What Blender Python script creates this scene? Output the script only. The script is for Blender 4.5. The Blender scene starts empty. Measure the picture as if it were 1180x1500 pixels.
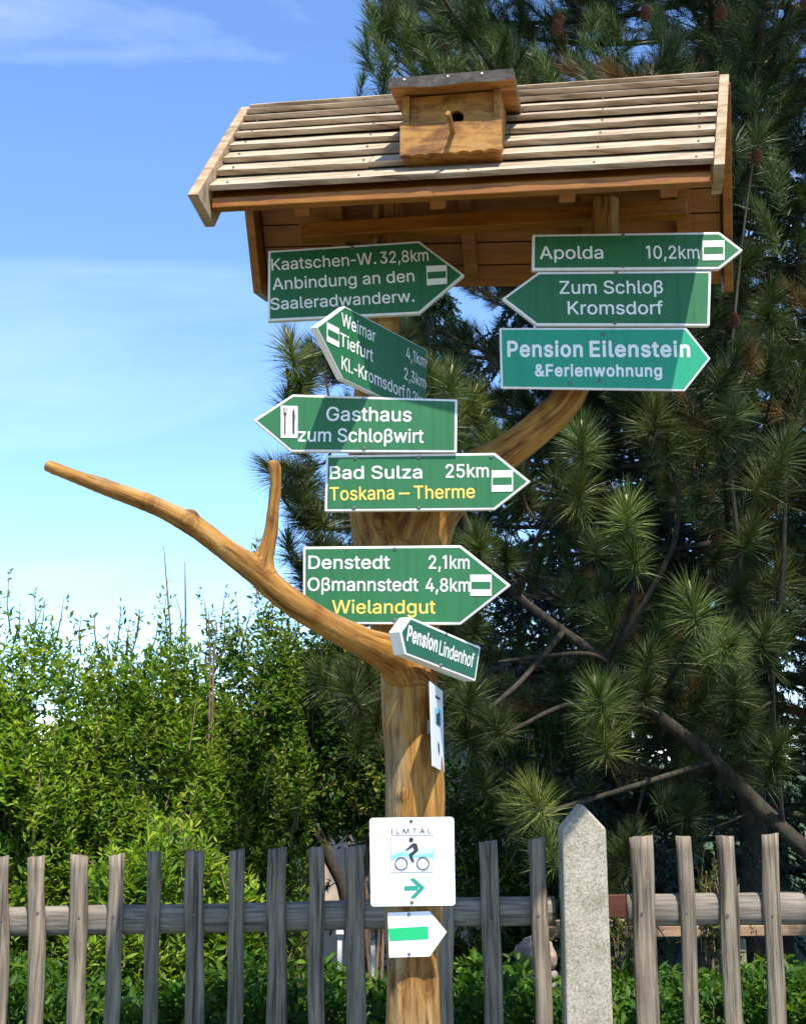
import bpy, bmesh, math, random, json
import numpy as np
from mathutils import Vector, Matrix, noise

R = math.radians
sc = bpy.context.scene
COL = sc.collection

# ------------------------------------------------------------------ camera, sky, sun, exposure
F = 1900.0                       # focal length in photo pixels (photo 1180 x 1500)
PITCH = math.atan(360.0 / F)
EYE = 1.65
cam = bpy.data.cameras.new('camera')
cam.sensor_fit = 'VERTICAL'
cam.sensor_height = 36.0
cam.lens = 36.0 * F / 1500.0
cam.clip_start = 0.05
cam.clip_end = 3000.0
cam_ob = bpy.data.objects.new('camera', cam)
cam_ob.location = (0, 0, EYE)
cam_ob.rotation_euler = (R(90) + PITCH, 0, 0)
COL.objects.link(cam_ob)
sc.camera = cam_ob

SUN_EL, SUN_AZ = R(61), R(22)    # azimuth: to the right of straight behind the camera
w = bpy.data.worlds.new('World')
sc.world = w
w.use_nodes = True
wn, wl = w.node_tree.nodes, w.node_tree.links
bg = wn['Background']
sky = wn.new('ShaderNodeTexSky')
sky.sky_type = 'NISHITA'
sky.sun_disc = False
sky.sun_elevation = SUN_EL
sky.sun_rotation = R(180) - SUN_AZ
sky.altitude = 200
sky.air_density = 0.75
sky.dust_density = 0.1
sky.ozone_density = 2.5
# thin cirrus: noise on the sky direction
tc = wn.new('ShaderNodeTexCoord')
mp = wn.new('ShaderNodeMapping'); mp.inputs['Scale'].default_value = (1.3, 1.3, 5.0); mp.inputs['Rotation'].default_value = (0.1, R(-14), 0.5)
nz = wn.new('ShaderNodeTexNoise'); nz.inputs['Scale'].default_value = 1.7; nz.inputs['Detail'].default_value = 7; nz.inputs['Roughness'].default_value = 0.56
nz.inputs['Distortion'].default_value = 0.7
cr = wn.new('ShaderNodeValToRGB'); cr.color_ramp.elements[0].position = 0.48; cr.color_ramp.elements[1].position = 0.86
cr.color_ramp.elements[0].color = (0, 0, 0, 1); cr.color_ramp.elements[1].color = (0.42, 0.42, 0.42, 1)
mx = wn.new('ShaderNodeMixRGB'); mx.inputs['Color2'].default_value = (6.2, 7.0, 8.2, 1)
tint = wn.new('ShaderNodeMixRGB'); tint.blend_type = 'MULTIPLY'; tint.inputs['Fac'].default_value = 1.0; tint.inputs['Color2'].default_value = (1.12, 1.30, 1.50, 1)
wl.new(tc.outputs['Generated'], mp.inputs['Vector']); wl.new(mp.outputs['Vector'], nz.inputs['Vector'])
wl.new(nz.outputs['Fac'], cr.inputs['Fac']); wl.new(cr.outputs['Color'], mx.inputs['Fac'])
wl.new(sky.outputs['Color'], tint.inputs['Color1']); wl.new(tint.outputs['Color'], mx.inputs['Color1'])
wl.new(mx.outputs['Color'], bg.inputs['Color'])
bg.inputs['Strength'].default_value = 0.138

sun = bpy.data.lights.new('sun', 'SUN')
sun.energy = 5.0
sun.angle = R(0.53)
sun.color = (1.0, 0.95, 0.87)
sun_ob = bpy.data.objects.new('sun', sun)
sd = Vector((math.sin(SUN_AZ) * math.cos(SUN_EL), -math.cos(SUN_AZ) * math.cos(SUN_EL), math.sin(SUN_EL)))
sun_ob.rotation_euler = sd.to_track_quat('Z', 'Y').to_euler()
sun_ob.location = sd * 30
COL.objects.link(sun_ob)

sc.view_settings.view_transform = 'Standard'
sc.view_settings.look = 'None'
sc.view_settings.exposure = 0.85
sc.view_settings.gamma = 1.0
sc.view_settings.use_curve_mapping = False
sc.render.engine = 'CYCLES'
sc.cycles.max_bounces = 6
sc.cycles.transparent_max_bounces = 4

# ------------------------------------------------------------------ helpers
SP, CP = math.sin(PITCH), math.cos(PITCH)
CAM = Vector((0, 0, EYE))

def ray(px, py):
    u, v = px - 590.0, 750.0 - py
    return Vector((u, CP * F - SP * v, SP * F + CP * v))

def P(px, py, Y):
    """point at depth Y that lies on the sight line of photo pixel (px, py)"""
    d = ray(px, py)
    return CAM + d * (Y / d.y)

def PH(px, py, h):
    d = ray(px, py)
    return CAM + d * (h / d.z)

def proj(p):
    q = p - CAM
    f = CP * q.y + SP * q.z
    v = -SP * q.y + CP * q.z
    return 590 + F * q.x / f, 750 - F * v / f

def tag(o, label=None, cat=None, group=None, kind=None):
    if label: o['label'] = label
    if cat: o['category'] = cat
    if group: o['group'] = group
    if kind: o['kind'] = kind
    return o

def empty(name, loc):
    o = bpy.data.objects.new(name, None)
    o.empty_display_size = 0.05
    o.location = loc
    COL.objects.link(o)
    return o

def root_loc(parent):
    p = parent
    while p.parent is not None:
        p = p.parent
    return Vector(p.location)

class MB:
    def __init__(self):
        self.v, self.f = [], []
    def add(self, vs, fs):
        b = len(self.v)
        self.v += [Vector(x) for x in vs]
        self.f += [[b + i for i in f] for f in fs]
    def prism(self, pts, off):
        n = len(pts)
        off = Vector(off)
        self.add([Vector(p) for p in pts] + [Vector(p) + off for p in pts],
                 [list(range(n)), list(range(2 * n - 1, n - 1, -1))] +
                 [[i, n + i, n + (i + 1) % n, (i + 1) % n] for i in range(n)])
    def box(self, o, a, b, c):
        o, a, b, c = Vector(o), Vector(a), Vector(b), Vector(c)
        self.prism([o, o + a, o + a + b, o + b], c)
    def sweep(self, pts, rads, n=10, cap=True, up=None, ell=1.0, wob=0.0, rng=None):
        pts = [Vector(p) for p in pts]
        m = len(pts)
        rings = []
        prev = up or Vector((0.31, -0.87, 0.37))
        for i in range(m):
            t = (pts[min(i + 1, m - 1)] - pts[max(i - 1, 0)]).normalized()
            a = (prev - t * prev.dot(t)).normalized()
            b = t.cross(a)
            prev = a
            ring = []
            for k in range(n):
                ang = 2 * math.pi * k / n
                r = rads[i] * (1 + (rng.uniform(-wob, wob) if rng else 0))
                ring.append(pts[i] + a * (math.cos(ang) * r * ell) + b * (math.sin(ang) * r))
            rings.append(ring)
        vs = [p for r in rings for p in r]
        fs = []
        for i in range(m - 1):
            for k in range(n):
                k2 = (k + 1) % n
                fs.append([i * n + k, i * n + k2, (i + 1) * n + k2, (i + 1) * n + k])
        if cap:
            fs.append(list(range(n - 1, -1, -1)))
            fs.append([(m - 1) * n + k for k in range(n)])
        self.add(vs, fs)
    def build(self, name, mat, parent=None, smooth=False, bevel=0.0, segs=2, fix=True):
        me = bpy.data.meshes.new(name)
        off = root_loc(parent) if parent else Vector((0, 0, 0))
        me.from_pydata([tuple(x - off) for x in self.v], [], self.f)
        if fix:
            bm = bmesh.new(); bm.from_mesh(me)
            bmesh.ops.recalc_face_normals(bm, faces=bm.faces)
            bm.to_mesh(me); bm.free()
        me.update()
        o = bpy.data.objects.new(name, me)
        COL.objects.link(o)
        if parent: o.parent = parent
        if mat: me.materials.append(mat)
        if smooth:
            me.polygons.foreach_set('use_smooth', [True] * len(me.polygons))
        if bevel:
            md = o.modifiers.new('bevel', 'BEVEL'); md.width = bevel; md.segments = segs
            md.limit_method = 'ANGLE'; md.angle_limit = R(35); md.harden_normals = False
        return o

def np_mesh(name, verts, faces_loops, starts, totals, mat, parent=None, col=None, smooth=False):
    me = bpy.data.meshes.new(name)
    if parent is not None:
        verts = verts - np.array(root_loc(parent))
    me.vertices.add(len(verts)); me.vertices.foreach_set('co', verts.astype(np.float32).ravel())
    me.loops.add(len(faces_loops)); me.loops.foreach_set('vertex_index', faces_loops.astype(np.int32))
    me.polygons.add(len(starts)); me.polygons.foreach_set('loop_start', starts.astype(np.int32))
    try:
        me.polygons.foreach_set('loop_total', totals.astype(np.int32))
    except Exception:
        pass
    if col is not None:
        a = me.attributes.new('col', 'FLOAT_COLOR', 'POINT')
        c4 = np.ones((len(verts), 4), np.float32); c4[:, :3] = col
        a.data.foreach_set('color', c4.ravel())
    me.update(calc_edges=True); me.validate()
    if smooth:
        me.polygons.foreach_set('use_smooth', np.ones(len(starts), bool))
    me.materials.append(mat)
    o = bpy.data.objects.new(name, me)
    COL.objects.link(o)
    if parent is not None: o.parent = parent
    return o

# ------------------------------------------------------------------ materials
def new_mat(name):
    m = bpy.data.materials.new(name); m.use_nodes = True
    nt = m.node_tree
    return m, nt, nt.nodes['Principled BSDF']

def N(nt, t, **kw):
    n = nt.nodes.new(t)
    for k, v in kw.items():
        if k in n.inputs.keys(): n.inputs[k].default_value = v
        else: setattr(n, k, v)
    return n

def ramp(nt, stops):
    n = nt.nodes.new('ShaderNodeValToRGB')
    e = n.color_ramp.elements
    while len(e) < len(stops): e.new(0.5)
    for i, (p, c) in enumerate(stops):
        e[i].position = p; e[i].color = (*c, 1) if len(c) == 3 else c
    return n

def coords(nt, scale=(1, 1, 1), attr=None):
    if attr:
        s = nt.nodes.new('ShaderNodeAttribute'); s.attribute_name = attr; so = s.outputs['Vector']
    else:
        s = nt.nodes.new('ShaderNodeTexCoord'); so = s.outputs['Object']
    m = nt.nodes.new('ShaderNodeMapping'); m.inputs['Scale'].default_value = scale
    nt.links.new(so, m.inputs['Vector'])
    return m.outputs['Vector']

def wood(name, stops, grain=(4, 60, 60), blotch=None, rough=0.75, bump=0.25, attr=None, dist=0.6, spec=0.3, bdist=0.004, cracks=0.0):
    m, nt, b = new_mat(name); L = nt.links.new
    v = coords(nt, grain, attr)
    n1 = N(nt, 'ShaderNodeTexNoise', Scale=1.0, Detail=8.0, Roughness=0.65, Distortion=dist); L(v, n1.inputs['Vector'])
    r1 = ramp(nt, stops); L(n1.outputs['Fac'], r1.inputs['Fac'])
    out = r1.outputs['Color']
    if blotch:
        bs, stops2, fac = blotch
        v2 = coords(nt, bs, attr)
        n2 = N(nt, 'ShaderNodeTexNoise', Scale=1.0, Detail=5.0, Roughness=0.6); L(v2, n2.inputs['Vector'])
        r2 = ramp(nt, stops2); L(n2.outputs['Fac'], r2.inputs['Fac'])
        mxx = N(nt, 'ShaderNodeMixRGB', blend_type='MULTIPLY'); mxx.inputs['Fac'].default_value = fac
        L(out, mxx.inputs['Color1']); L(r2.outputs['Color'], mxx.inputs['Color2']); out = mxx.outputs['Color']
    hgt = n1.outputs['Fac']
    if cracks:
        v3 = coords(nt, (grain[0] * 1.0, grain[1] * 0.8, grain[2] * 0.5 if grain[2] < grain[0] else grain[2] * 0.8), attr)
        n3 = N(nt, 'ShaderNodeTexNoise', Scale=0.7, Detail=3.0, Roughness=0.5, Distortion=0.3); L(v3, n3.inputs['Vector'])
        r3 = ramp(nt, [(0.33, (0.15, 0.13, 0.12)), (0.40, (1, 1, 1))]); L(n3.outputs['Fac'], r3.inputs['Fac'])
        m3 = N(nt, 'ShaderNodeMixRGB', blend_type='MULTIPLY'); m3.inputs['Fac'].default_value = cracks
        L(out, m3.inputs['Color1']); L(r3.outputs['Color'], m3.inputs['Color2']); out = m3.outputs['Color']
    L(out, b.inputs['Base Color'])
    b.inputs['Roughness'].default_value = rough
    b.inputs['Specular IOR Level'].default_value = spec
    bp = N(nt, 'ShaderNodeBump', Strength=bump, Distance=bdist); L(hgt, bp.inputs['Height']); L(bp.outputs['Normal'], b.inputs['Normal'])
    return m

def paint(name, col, rough=0.4, dirt=0.12, spec=0.45, scale=9.0, dcol=(0.45, 0.42, 0.36)):
    m, nt, b = new_mat(name); L = nt.links.new
    v = coords(nt, (scale, scale, scale * 0.6))
    n1 = N(nt, 'ShaderNodeTexNoise', Scale=1.0, Detail=7.0, Roughness=0.65); L(v, n1.inputs['Vector'])
    r = ramp(nt, [(0.35, (0, 0, 0)), (0.75, (1, 1, 1))]); L(n1.outputs['Fac'], r.inputs['Fac'])
    ml = N(nt, 'ShaderNodeMath', operation='MULTIPLY'); ml.inputs[1].default_value = dirt; L(r.outputs['Color'], ml.inputs[0])
    mxx = N(nt, 'ShaderNodeMixRGB'); mxx.inputs['Color1'].default_value = (*col, 1)
    mxx.inputs['Color2'].default_value = (col[0] * dcol[0] * 2, col[1] * dcol[1] * 2, col[2] * dcol[2] * 2, 1)
    v5 = coords(nt, (scale * 5, scale * 5, scale * 0.25))
    n5 = N(nt, 'ShaderNodeTexNoise', Scale=1.0, Detail=4.0, Roughness=0.6); L(v5, n5.inputs['Vector'])
    r5 = ramp(nt, [(0.5, (1, 1, 1)), (0.75, (1 - dirt * 0.7,) * 3)]); L(n5.outputs['Fac'], r5.inputs['Fac'])
    m5 = N(nt, 'ShaderNodeMixRGB', blend_type='MULTIPLY'); m5.inputs['Fac'].default_value = 1.0
    L(ml.outputs[0], mxx.inputs['Fac']); L(mxx.outputs['Color'], m5.inputs['Color1']); L(r5.outputs['Color'], m5.inputs['Color2']); L(m5.outputs['Color'], b.inputs['Base Color'])
    rr = N(nt, 'ShaderNodeMapRange'); rr.inputs['To Min'].default_value = rough - 0.06; rr.inputs['To Max'].default_value = rough + 0.14
    L(n1.outputs['Fac'], rr.inputs['Value']); L(rr.outputs['Result'], b.inputs['Roughness'])
    b.inputs['Specular IOR Level'].default_value = spec
    n2 = N(nt, 'ShaderNodeTexNoise', Scale=60.0, Detail=3.0)
    tc2 = coords(nt); L(tc2, n2.inputs['Vector'])
    bp = N(nt, 'ShaderNodeBump', Strength=0.06, Distance=0.002); L(n2.outputs['Fac'], bp.inputs['Height']); L(bp.outputs['Normal'], b.inputs['Normal'])
    return m

def leafmat(name, trans=0.35, rough=0.42, spec=0.35, tcol=(1.25, 1.3, 0.45)):
    m, nt, b = new_mat(name); L = nt.links.new
    a = nt.nodes.new('ShaderNodeAttribute'); a.attribute_name = 'col'
    L(a.outputs['Color'], b.inputs['Base Color'])
    b.inputs['Roughness'].default_value = rough; b.inputs['Specular IOR Level'].default_value = spec
    t = nt.nodes.new('ShaderNodeBsdfTranslucent')
    mu = N(nt, 'ShaderNodeMixRGB', blend_type='MULTIPLY'); mu.inputs['Fac'].default_value = 1
    mu.inputs['Color2'].default_value = (*tcol, 1); L(a.outputs['Color'], mu.inputs['Color1']); L(mu.outputs['Color'], t.inputs['Color'])
    ms = nt.nodes.new('ShaderNodeMixShader'); ms.inputs['Fac'].default_value = trans
    L(b.outputs['BSDF'], ms.inputs[1]); L(t.outputs['BSDF'], ms.inputs[2])
    L(ms.outputs['Shader'], nt.nodes['Material Output'].inputs['Surface'])
    return m

M = {}
M['roofwood'] = wood('weathered_roof_wood', [(0.27, (0.09, 0.06, 0.035)), (0.40, (0.27, 0.19, 0.115)), (0.52, (0.40, 0.31, 0.21)), (0.64, (0.48, 0.40, 0.295)), (0.80, (0.40, 0.25, 0.11))],
                     grain=(5, 55, 55), blotch=((3, 9, 9), [(0.3, (0.72, 0.66, 0.58)), (0.55, (1, 1, 1)), (0.8, (1, 0.92, 0.76))], 0.8), rough=0.8, bump=0.35, cracks=0.25)
M['barge'] = wood('tan_bargeboard_wood', [(0.27, (0.12, 0.075, 0.04)), (0.45, (0.27, 0.18, 0.095)), (0.6, (0.38, 0.28, 0.17)), (0.8, (0.33, 0.2, 0.09))], grain=(12, 30, 12), rough=0.8, bump=0.35, cracks=0.3)
M['orange'] = wood('orange_stained_wood', [(0.25, (0.13, 0.038, 0.001)), (0.5, (0.26, 0.086, 0.003)), (0.75, (0.36, 0.14, 0.008))],
                   grain=(5, 45, 45), rough=0.5, bump=0.12, spec=0.4)
M['honey'] = wood('honey_birdhouse_wood', [(0.27, (0.07, 0.03, 0.008)), (0.41, (0.24, 0.105, 0.022)), (0.56, (0.40, 0.20, 0.045)), (0.76, (0.33, 0.21, 0.095))],
                  grain=(9, 40, 40), blotch=((11, 11, 16), [(0.33, (0.36, 0.31, 0.25)), (0.5, (1, 0.92, 0.8)), (0.7, (1, 1, 1))], 0.9), rough=0.65, bump=0.3)
M['slate'] = wood('grey_birdhouse_roofing_felt', [(0.3, (0.03, 0.026, 0.022)), (0.6, (0.085, 0.072, 0.058)), (0.8, (0.15, 0.13, 0.105))], grain=(30, 60, 60), rough=0.9, bump=0.4)
M['fence'] = wood('grey_weathered_picket_wood', [(0.29, (0.028, 0.022, 0.016)), (0.42, (0.125, 0.10, 0.072)), (0.56, (0.245, 0.197, 0.142)), (0.76, (0.35, 0.28, 0.195))],
                  grain=(65, 65, 3.0), blotch=((5, 5, 2.2), [(0.3, (0.62, 0.6, 0.58)), (0.55, (1, 0.97, 0.93)), (0.8, (1, 1, 1))], 0.9), rough=0.85, bump=0.5, dist=0.5, cracks=0.8)
M['rail'] = wood('grey_weathered_rail_wood', [(0.27, (0.04, 0.033, 0.025)), (0.42, (0.15, 0.126, 0.096)), (0.58, (0.27, 0.228, 0.177)), (0.82, (0.36, 0.305, 0.23))],
                 grain=(3, 65, 65), blotch=((4, 6, 6), [(0.3, (0.65, 0.63, 0.6)), (0.6, (1, 1, 1))], 0.9), rough=0.85, bump=0.5, dist=0.9, cracks=0.4)
M['bench'] = wood('brown_plank_wood', [(0.3, (0.20, 0.11, 0.06)), (0.6, (0.40, 0.26, 0.15)), (0.8, (0.48, 0.34, 0.22))], grain=(3, 40, 40))
M['redwood'] = wood('red_brown_wood', [(0.3, (0.07, 0.022, 0.014)), (0.7, (0.13, 0.045, 0.028))], grain=(4, 40, 40), rough=0.5)
M['white'] = paint('white_sign_paint', (0.80, 0.765, 0.69), 0.45, 0.25)
M['whiteplate'] = paint('white_enamelled_plate', (0.84, 0.84, 0.83), 0.35, 0.05, scale=4)
M['letter'] = paint('white_lettering_film', (0.82, 0.785, 0.71), 0.5, 0.08)
M['yellow'] = paint('yellow_lettering_film', (0.78, 0.54, 0.09), 0.5, 0.15)
M['green'] = paint('green_sign_film', (0.018, 0.128, 0.040), 0.48, 0.35, spec=0.35, dcol=(0.75, 0.6, 0.65))
M['darkgreen'] = paint('dark_green_sign_film', (0.008, 0.085, 0.038), 0.42, 0.3, spec=0.5)
M['emerald'] = paint('emerald_sign_film', (0.002, 0.27, 0.125), 0.42, 0.15, spec=0.5)
M['brightgreen'] = paint('bright_green_film', (0.01, 0.42, 0.14), 0.45, 0.05)
M['teal'] = paint('teal_green_film', (0.012, 0.27, 0.17), 0.45, 0.05)
M['cyan'] = paint('pale_cyan_film', (0.20, 0.58, 0.72), 0.45, 0.0)
M['cyanlight'] = paint('faint_cyan_film', (0.45, 0.72, 0.80), 0.45, 0.0)
M['ink'] = paint('dark_printed_ink', (0.025, 0.027, 0.04), 0.5, 0.0)
M['palegrey'] = paint('pale_grey_line', (0.33, 0.32, 0.31), 0.5, 0.0)
M['brownink'] = paint('dark_brown_ink', (0.05, 0.03, 0.022), 0.5, 0.0)
M['bluewood'] = paint('blue_paint', (0.03, 0.06, 0.16), 0.6, 0.2)
M['shed'] = paint('green_shed_paint', (0.03, 0.17, 0.105), 0.6, 0.3, scale=3)
M['plaster'] = paint('beige_house_plaster', (0.64, 0.48, 0.37), 0.9, 0.2, scale=2, spec=0.1)
M['rooftile'] = paint('brown_roof_tiles', (0.22, 0.10, 0.07), 0.8, 0.4, scale=6, spec=0.1)
M['glass'] = paint('dark_window_glass', (0.03, 0.035, 0.04), 0.1, 0.0)
m, nt, b = new_mat('grey_metal_screw'); b.inputs['Base Color'].default_value = (0.16, 0.15, 0.14, 1); b.inputs['Metallic'].default_value = 0.7; b.inputs['Roughness'].default_value = 0.45; M['screw'] = m
m, nt, b = new_mat('hole_shade_black'); b.inputs['Base Color'].default_value = (0.012, 0.009, 0.007, 1); b.inputs['Roughness'].default_value = 0.9; M['black'] = m

def stone(name, c0, c1, c2, sc_=140.0):
    m, nt, b = new_mat(name); L = nt.links.new
    v = coords(nt)
    n1 = N(nt, 'ShaderNodeTexNoise', Scale=sc_, Detail=4.0, Roughness=0.7); L(v, n1.inputs['Vector'])
    n2 = N(nt, 'ShaderNodeTexNoise', Scale=7.0, Detail=6.0, Roughness=0.65); L(v, n2.inputs['Vector'])
    r1 = ramp(nt, [(0.3, c0), (0.5, c1), (0.7, c2)]); L(n1.outputs['Fac'], r1.inputs['Fac'])
    r2 = ramp(nt, [(0.32, (0.55, 0.53, 0.43)), (0.48, (0.88, 0.87, 0.82)), (0.62, (1, 1, 1))]); L(n2.outputs['Fac'], r2.inputs['Fac'])
    mm = N(nt, 'ShaderNodeMixRGB', blend_type='MULTIPLY'); mm.inputs['Fac'].default_value = 0.8
    L(r1.outputs['Color'], mm.inputs['Color1']); L(r2.outputs['Color'], mm.inputs['Color2']); L(mm.outputs['Color'], b.inputs['Base Color'])
    b.inputs['Roughness'].default_value = 0.92; b.inputs['Specular IOR Level'].default_value = 0.2
    bp = N(nt, 'ShaderNodeBump', Strength=0.6, Distance=0.004); L(n1.outputs['Fac'], bp.inputs['Height']); L(bp.outputs['Normal'], b.inputs['Normal'])
    return m
M['stone'] = stone('pale_grey_concrete', (0.17, 0.14, 0.10), (0.39, 0.34, 0.265), (0.52, 0.465, 0.375), 130)
M['pinkstone'] = stone('pinkish_boulder', (0.25, 0.17, 0.12), (0.42, 0.31, 0.23), (0.5, 0.4, 0.32), 40)
M['pavement'] = stone('asphalt_pavement', (0.15, 0.135, 0.115), (0.21, 0.19, 0.16), (0.26, 0.235, 0.2), 60)

def trunkwood():
    m, nt, b = new_mat('peeled_varnished_trunk'); L = nt.links.new
    g = coords(nt, (40, 40, 4.5), 'grain')
    n1 = N(nt, 'ShaderNodeTexNoise', Scale=1.0, Detail=9.0, Roughness=0.62, Distortion=0.8); L(g, n1.inputs['Vector'])
    warm = ramp(nt, [(0.27, (0.065, 0.024, 0.007)), (0.40, (0.19, 0.077, 0.014)), (0.54, (0.34, 0.162, 0.032)), (0.72, (0.40, 0.235, 0.065))]); L(n1.outputs['Fac'], warm.inputs['Fac'])
    pale = ramp(nt, [(0.27, (0.075, 0.05, 0.028)), (0.42, (0.19, 0.12, 0.05)), (0.58, (0.32, 0.215, 0.10)), (0.78, (0.43, 0.34, 0.21))]); L(n1.outputs['Fac'], pale.inputs['Fac'])
    g2 = coords(nt, (9, 9, 3.2), 'grain')
    n2 = N(nt, 'ShaderNodeTexNoise', Scale=1.0, Detail=6.0, Roughness=0.6, Distortion=0.4); L(g2, n2.inputs['Vector'])
    # weathering: rain-washed upper sides and the lower post are paler and greyer
    at = nt.nodes.new('ShaderNodeAttribute'); at.attribute_name = 'wear'
    ad = N(nt, 'ShaderNodeMath', operation='ADD'); L(n2.outputs['Fac'], ad.inputs[0]); L(at.outputs['Fac'], ad.inputs[1])
    r2 = ramp(nt, [(0.50, (0, 0, 0)), (0.70, (1, 1, 1))]); L(ad.outputs[0], r2.inputs['Fac'])
    mm = N(nt, 'ShaderNodeMixRGB'); L(r2.outputs['Color'], mm.inputs['Fac']); L(warm.outputs['Color'], mm.inputs['Color1']); L(pale.outputs['Color'], mm.inputs['Color2'])
    # dark flecks and cracks
    g3 = coords(nt, (80, 80, 4), 'grain')
    n3 = N(nt, 'ShaderNodeTexNoise', Scale=1.0, Detail=4.0, Roughness=0.6); L(g3, n3.inputs['Vector'])
    r3 = ramp(nt, [(0.34, (0.22, 0.16, 0.11)), (0.44, (1, 1, 1))]); L(n3.outputs['Fac'], r3.inputs['Fac'])
    m3 = N(nt, 'ShaderNodeMixRGB', blend_type='MULTIPLY'); m3.inputs['Fac'].default_value = 0.7
    L(mm.outputs['Color'], m3.inputs['Color1']); L(r3.outputs['Color'], m3.inputs['Color2'])
    ak = nt.nodes.new('ShaderNodeAttribute'); ak.attribute_name = 'knot'
    ka = N(nt, 'ShaderNodeMath', operation='MULTIPLY_ADD'); ka.inputs[1].default_value = 0.04; ka.inputs[2].default_value = -0.02; L(n2.outputs['Fac'], ka.inputs[0])
    kb = N(nt, 'ShaderNodeMath', operation='ADD'); L(ak.outputs['Fac'], kb.inputs[0]); L(ka.outputs[0], kb.inputs[1])
    km = N(nt, 'ShaderNodeMapRange'); km.inputs['From Max'].default_value = 0.045; L(kb.outputs[0], km.inputs['Value'])
    kr = ramp(nt, [(0.0, (0.22, 0.17, 0.13)), (0.18, (0.35, 0.27, 0.2)), (0.30, (0.85, 0.78, 0.7)), (0.40, (0.5, 0.4, 0.32)), (0.52, (0.9, 0.85, 0.8)), (0.75, (1, 1, 1))]); L(km.outputs['Result'], kr.inputs['Fac'])
    m4 = N(nt, 'ShaderNodeMixRGB', blend_type='MULTIPLY'); m4.inputs['Fac'].default_value = 0.6
    L(m3.outputs['Color'], m4.inputs['Color1']); L(kr.outputs['Color'], m4.inputs['Color2'])
    L(m4.outputs['Color'], b.inputs['Base Color'])
    b.inputs['Roughness'].default_value = 0.72; b.inputs['Specular IOR Level'].default_value = 0.2
    bp = N(nt, 'ShaderNodeBump', Strength=0.65, Distance=0.009); L(n1.outputs['Fac'], bp.inputs['Height']); L(bp.outputs['Normal'], b.inputs['Normal'])
    return m
M['trunk'] = trunkwood()

def barkmat(name, c0, c1, c2):
    m, nt, b = new_mat(name); L = nt.links.new
    v = coords(nt, (14, 14, 5))
    n1 = N(nt, 'ShaderNodeTexNoise', Scale=1.5, Detail=8.0, Roughness=0.7, Distortion=0.8); L(v, n1.inputs['Vector'])
    r1 = ramp(nt, [(0.3, c0), (0.52, c1), (0.75, c2)]); L(n1.outputs['Fac'], r1.inputs['Fac']); L(r1.outputs['Color'], b.inputs['Base Color'])
    b.inputs['Roughness'].default_value = 0.95; b.inputs['Specular IOR Level'].default_value = 0.1
    bp = N(nt, 'ShaderNodeBump', Strength=0.9, Distance=0.012); L(n1.outputs['Fac'], bp.inputs['Height']); L(bp.outputs['Normal'], b.inputs['Normal'])
    return m
M['bark'] = barkmat('pine_bark', (0.02, 0.017, 0.012), (0.05, 0.041, 0.029), (0.095, 0.08, 0.056))
M['twig'] = barkmat('shrub_twig_bark', (0.09, 0.055, 0.035), (0.19, 0.125, 0.08), (0.28, 0.2, 0.13))
M['needle'] = leafmat('pine_needles', 0.15, 0.45, 0.3, (1.1, 1.25, 0.5))
M['leaf'] = leafmat('shrub_leaves', 0.45, 0.5, 0.22)
M['candle'] = wood('pale_pine_shoot', [(0.3, (0.30, 0.22, 0.10)), (0.7, (0.46, 0.38, 0.2))], grain=(60, 60, 60), rough=0.7)
M['cone'] = wood('brown_pine_cone', [(0.3, (0.07, 0.03, 0.018)), (0.7, (0.2, 0.09, 0.05))], grain=(80, 80, 80), rough=0.7)

def grassmat():
    m, nt, b = new_mat('lawn_ground'); L = nt.links.new
    v = coords(nt)
    n1 = N(nt, 'ShaderNodeTexNoise', Scale=3.0, Detail=10.0, Roughness=0.7); L(v, n1.inputs['Vector'])
    r1 = ramp(nt, [(0.3, (0.025, 0.05, 0.012)), (0.55, (0.05, 0.10, 0.022)), (0.75, (0.09, 0.13, 0.035))]); L(n1.outputs['Fac'], r1.inputs['Fac']); L(r1.outputs['Color'], b.inputs['Base Color'])
    b.inputs['Roughness'].default_value = 0.95
    bp = N(nt, 'ShaderNodeBump', Strength=1.0, Distance=0.05); L(n1.outputs['Fac'], bp.inputs['Height']); L(bp.outputs['Normal'], b.inputs['Normal'])
    return m
M['lawn'] = grassmat()

# ------------------------------------------------------------------ ground
g = MB(); g.add([(-600, -600, 0), (600, -600, 0), (600, 900, 0), (-600, 900, 0)], [[0, 1, 2, 3]])
tag(g.build('ground', M['lawn']), kind='structure')
g = MB(); g.box((-30, -16, -0.2), (60, 0, 0), (0, 19.4, 0), (0, 0, 0.206))
tag(g.build('pavement', M['pavement']), kind='structure')

# ------------------------------------------------------------------ picket fence
rng = random.Random(5)
YF = 5.1
fence = empty('picket_fence', (0, YF, 0))
tag(fence, 'grey weathered picket fence with half-round pickets on a log rail, running behind the signpost', 'fence')
pick = [(-68, 1256, -72, 24), (2, 1255, -2, 23), (54, 1255, 51, 24), (115, 1253, 111, 25), (171, 1252, 164, 22), (227, 1248, 222, 20), (287, 1246, 285, 26), (346, 1245, 344, 22),
        (405, 1243, 405, 27), (462, 1242, 463, 22), (519, 1240, 523, 26), (586, 1238, 590, 22), (651, 1235, 655, 20), (713, 1232, 722, 26), (785, 1228, 796, 24),
        (938, 1225, 948, 32), (1001, 1225, 1012, 22), (1061, 1224, 1074, 26), (1126, 1222, 1137, 25), (1190, 1220, 1203, 25), (1252, 1219, 1268, 24)]
pick += [(-126 - 58 * i, 1257 + 1.0 * i, -131 - 59 * i, (24, 22, 26)[i % 3]) for i in range(9)] + [(1314 + 62 * i, 1218, 1332 + 63 * i, (24, 26, 22)[i % 3]) for i in range(5)]
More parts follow.
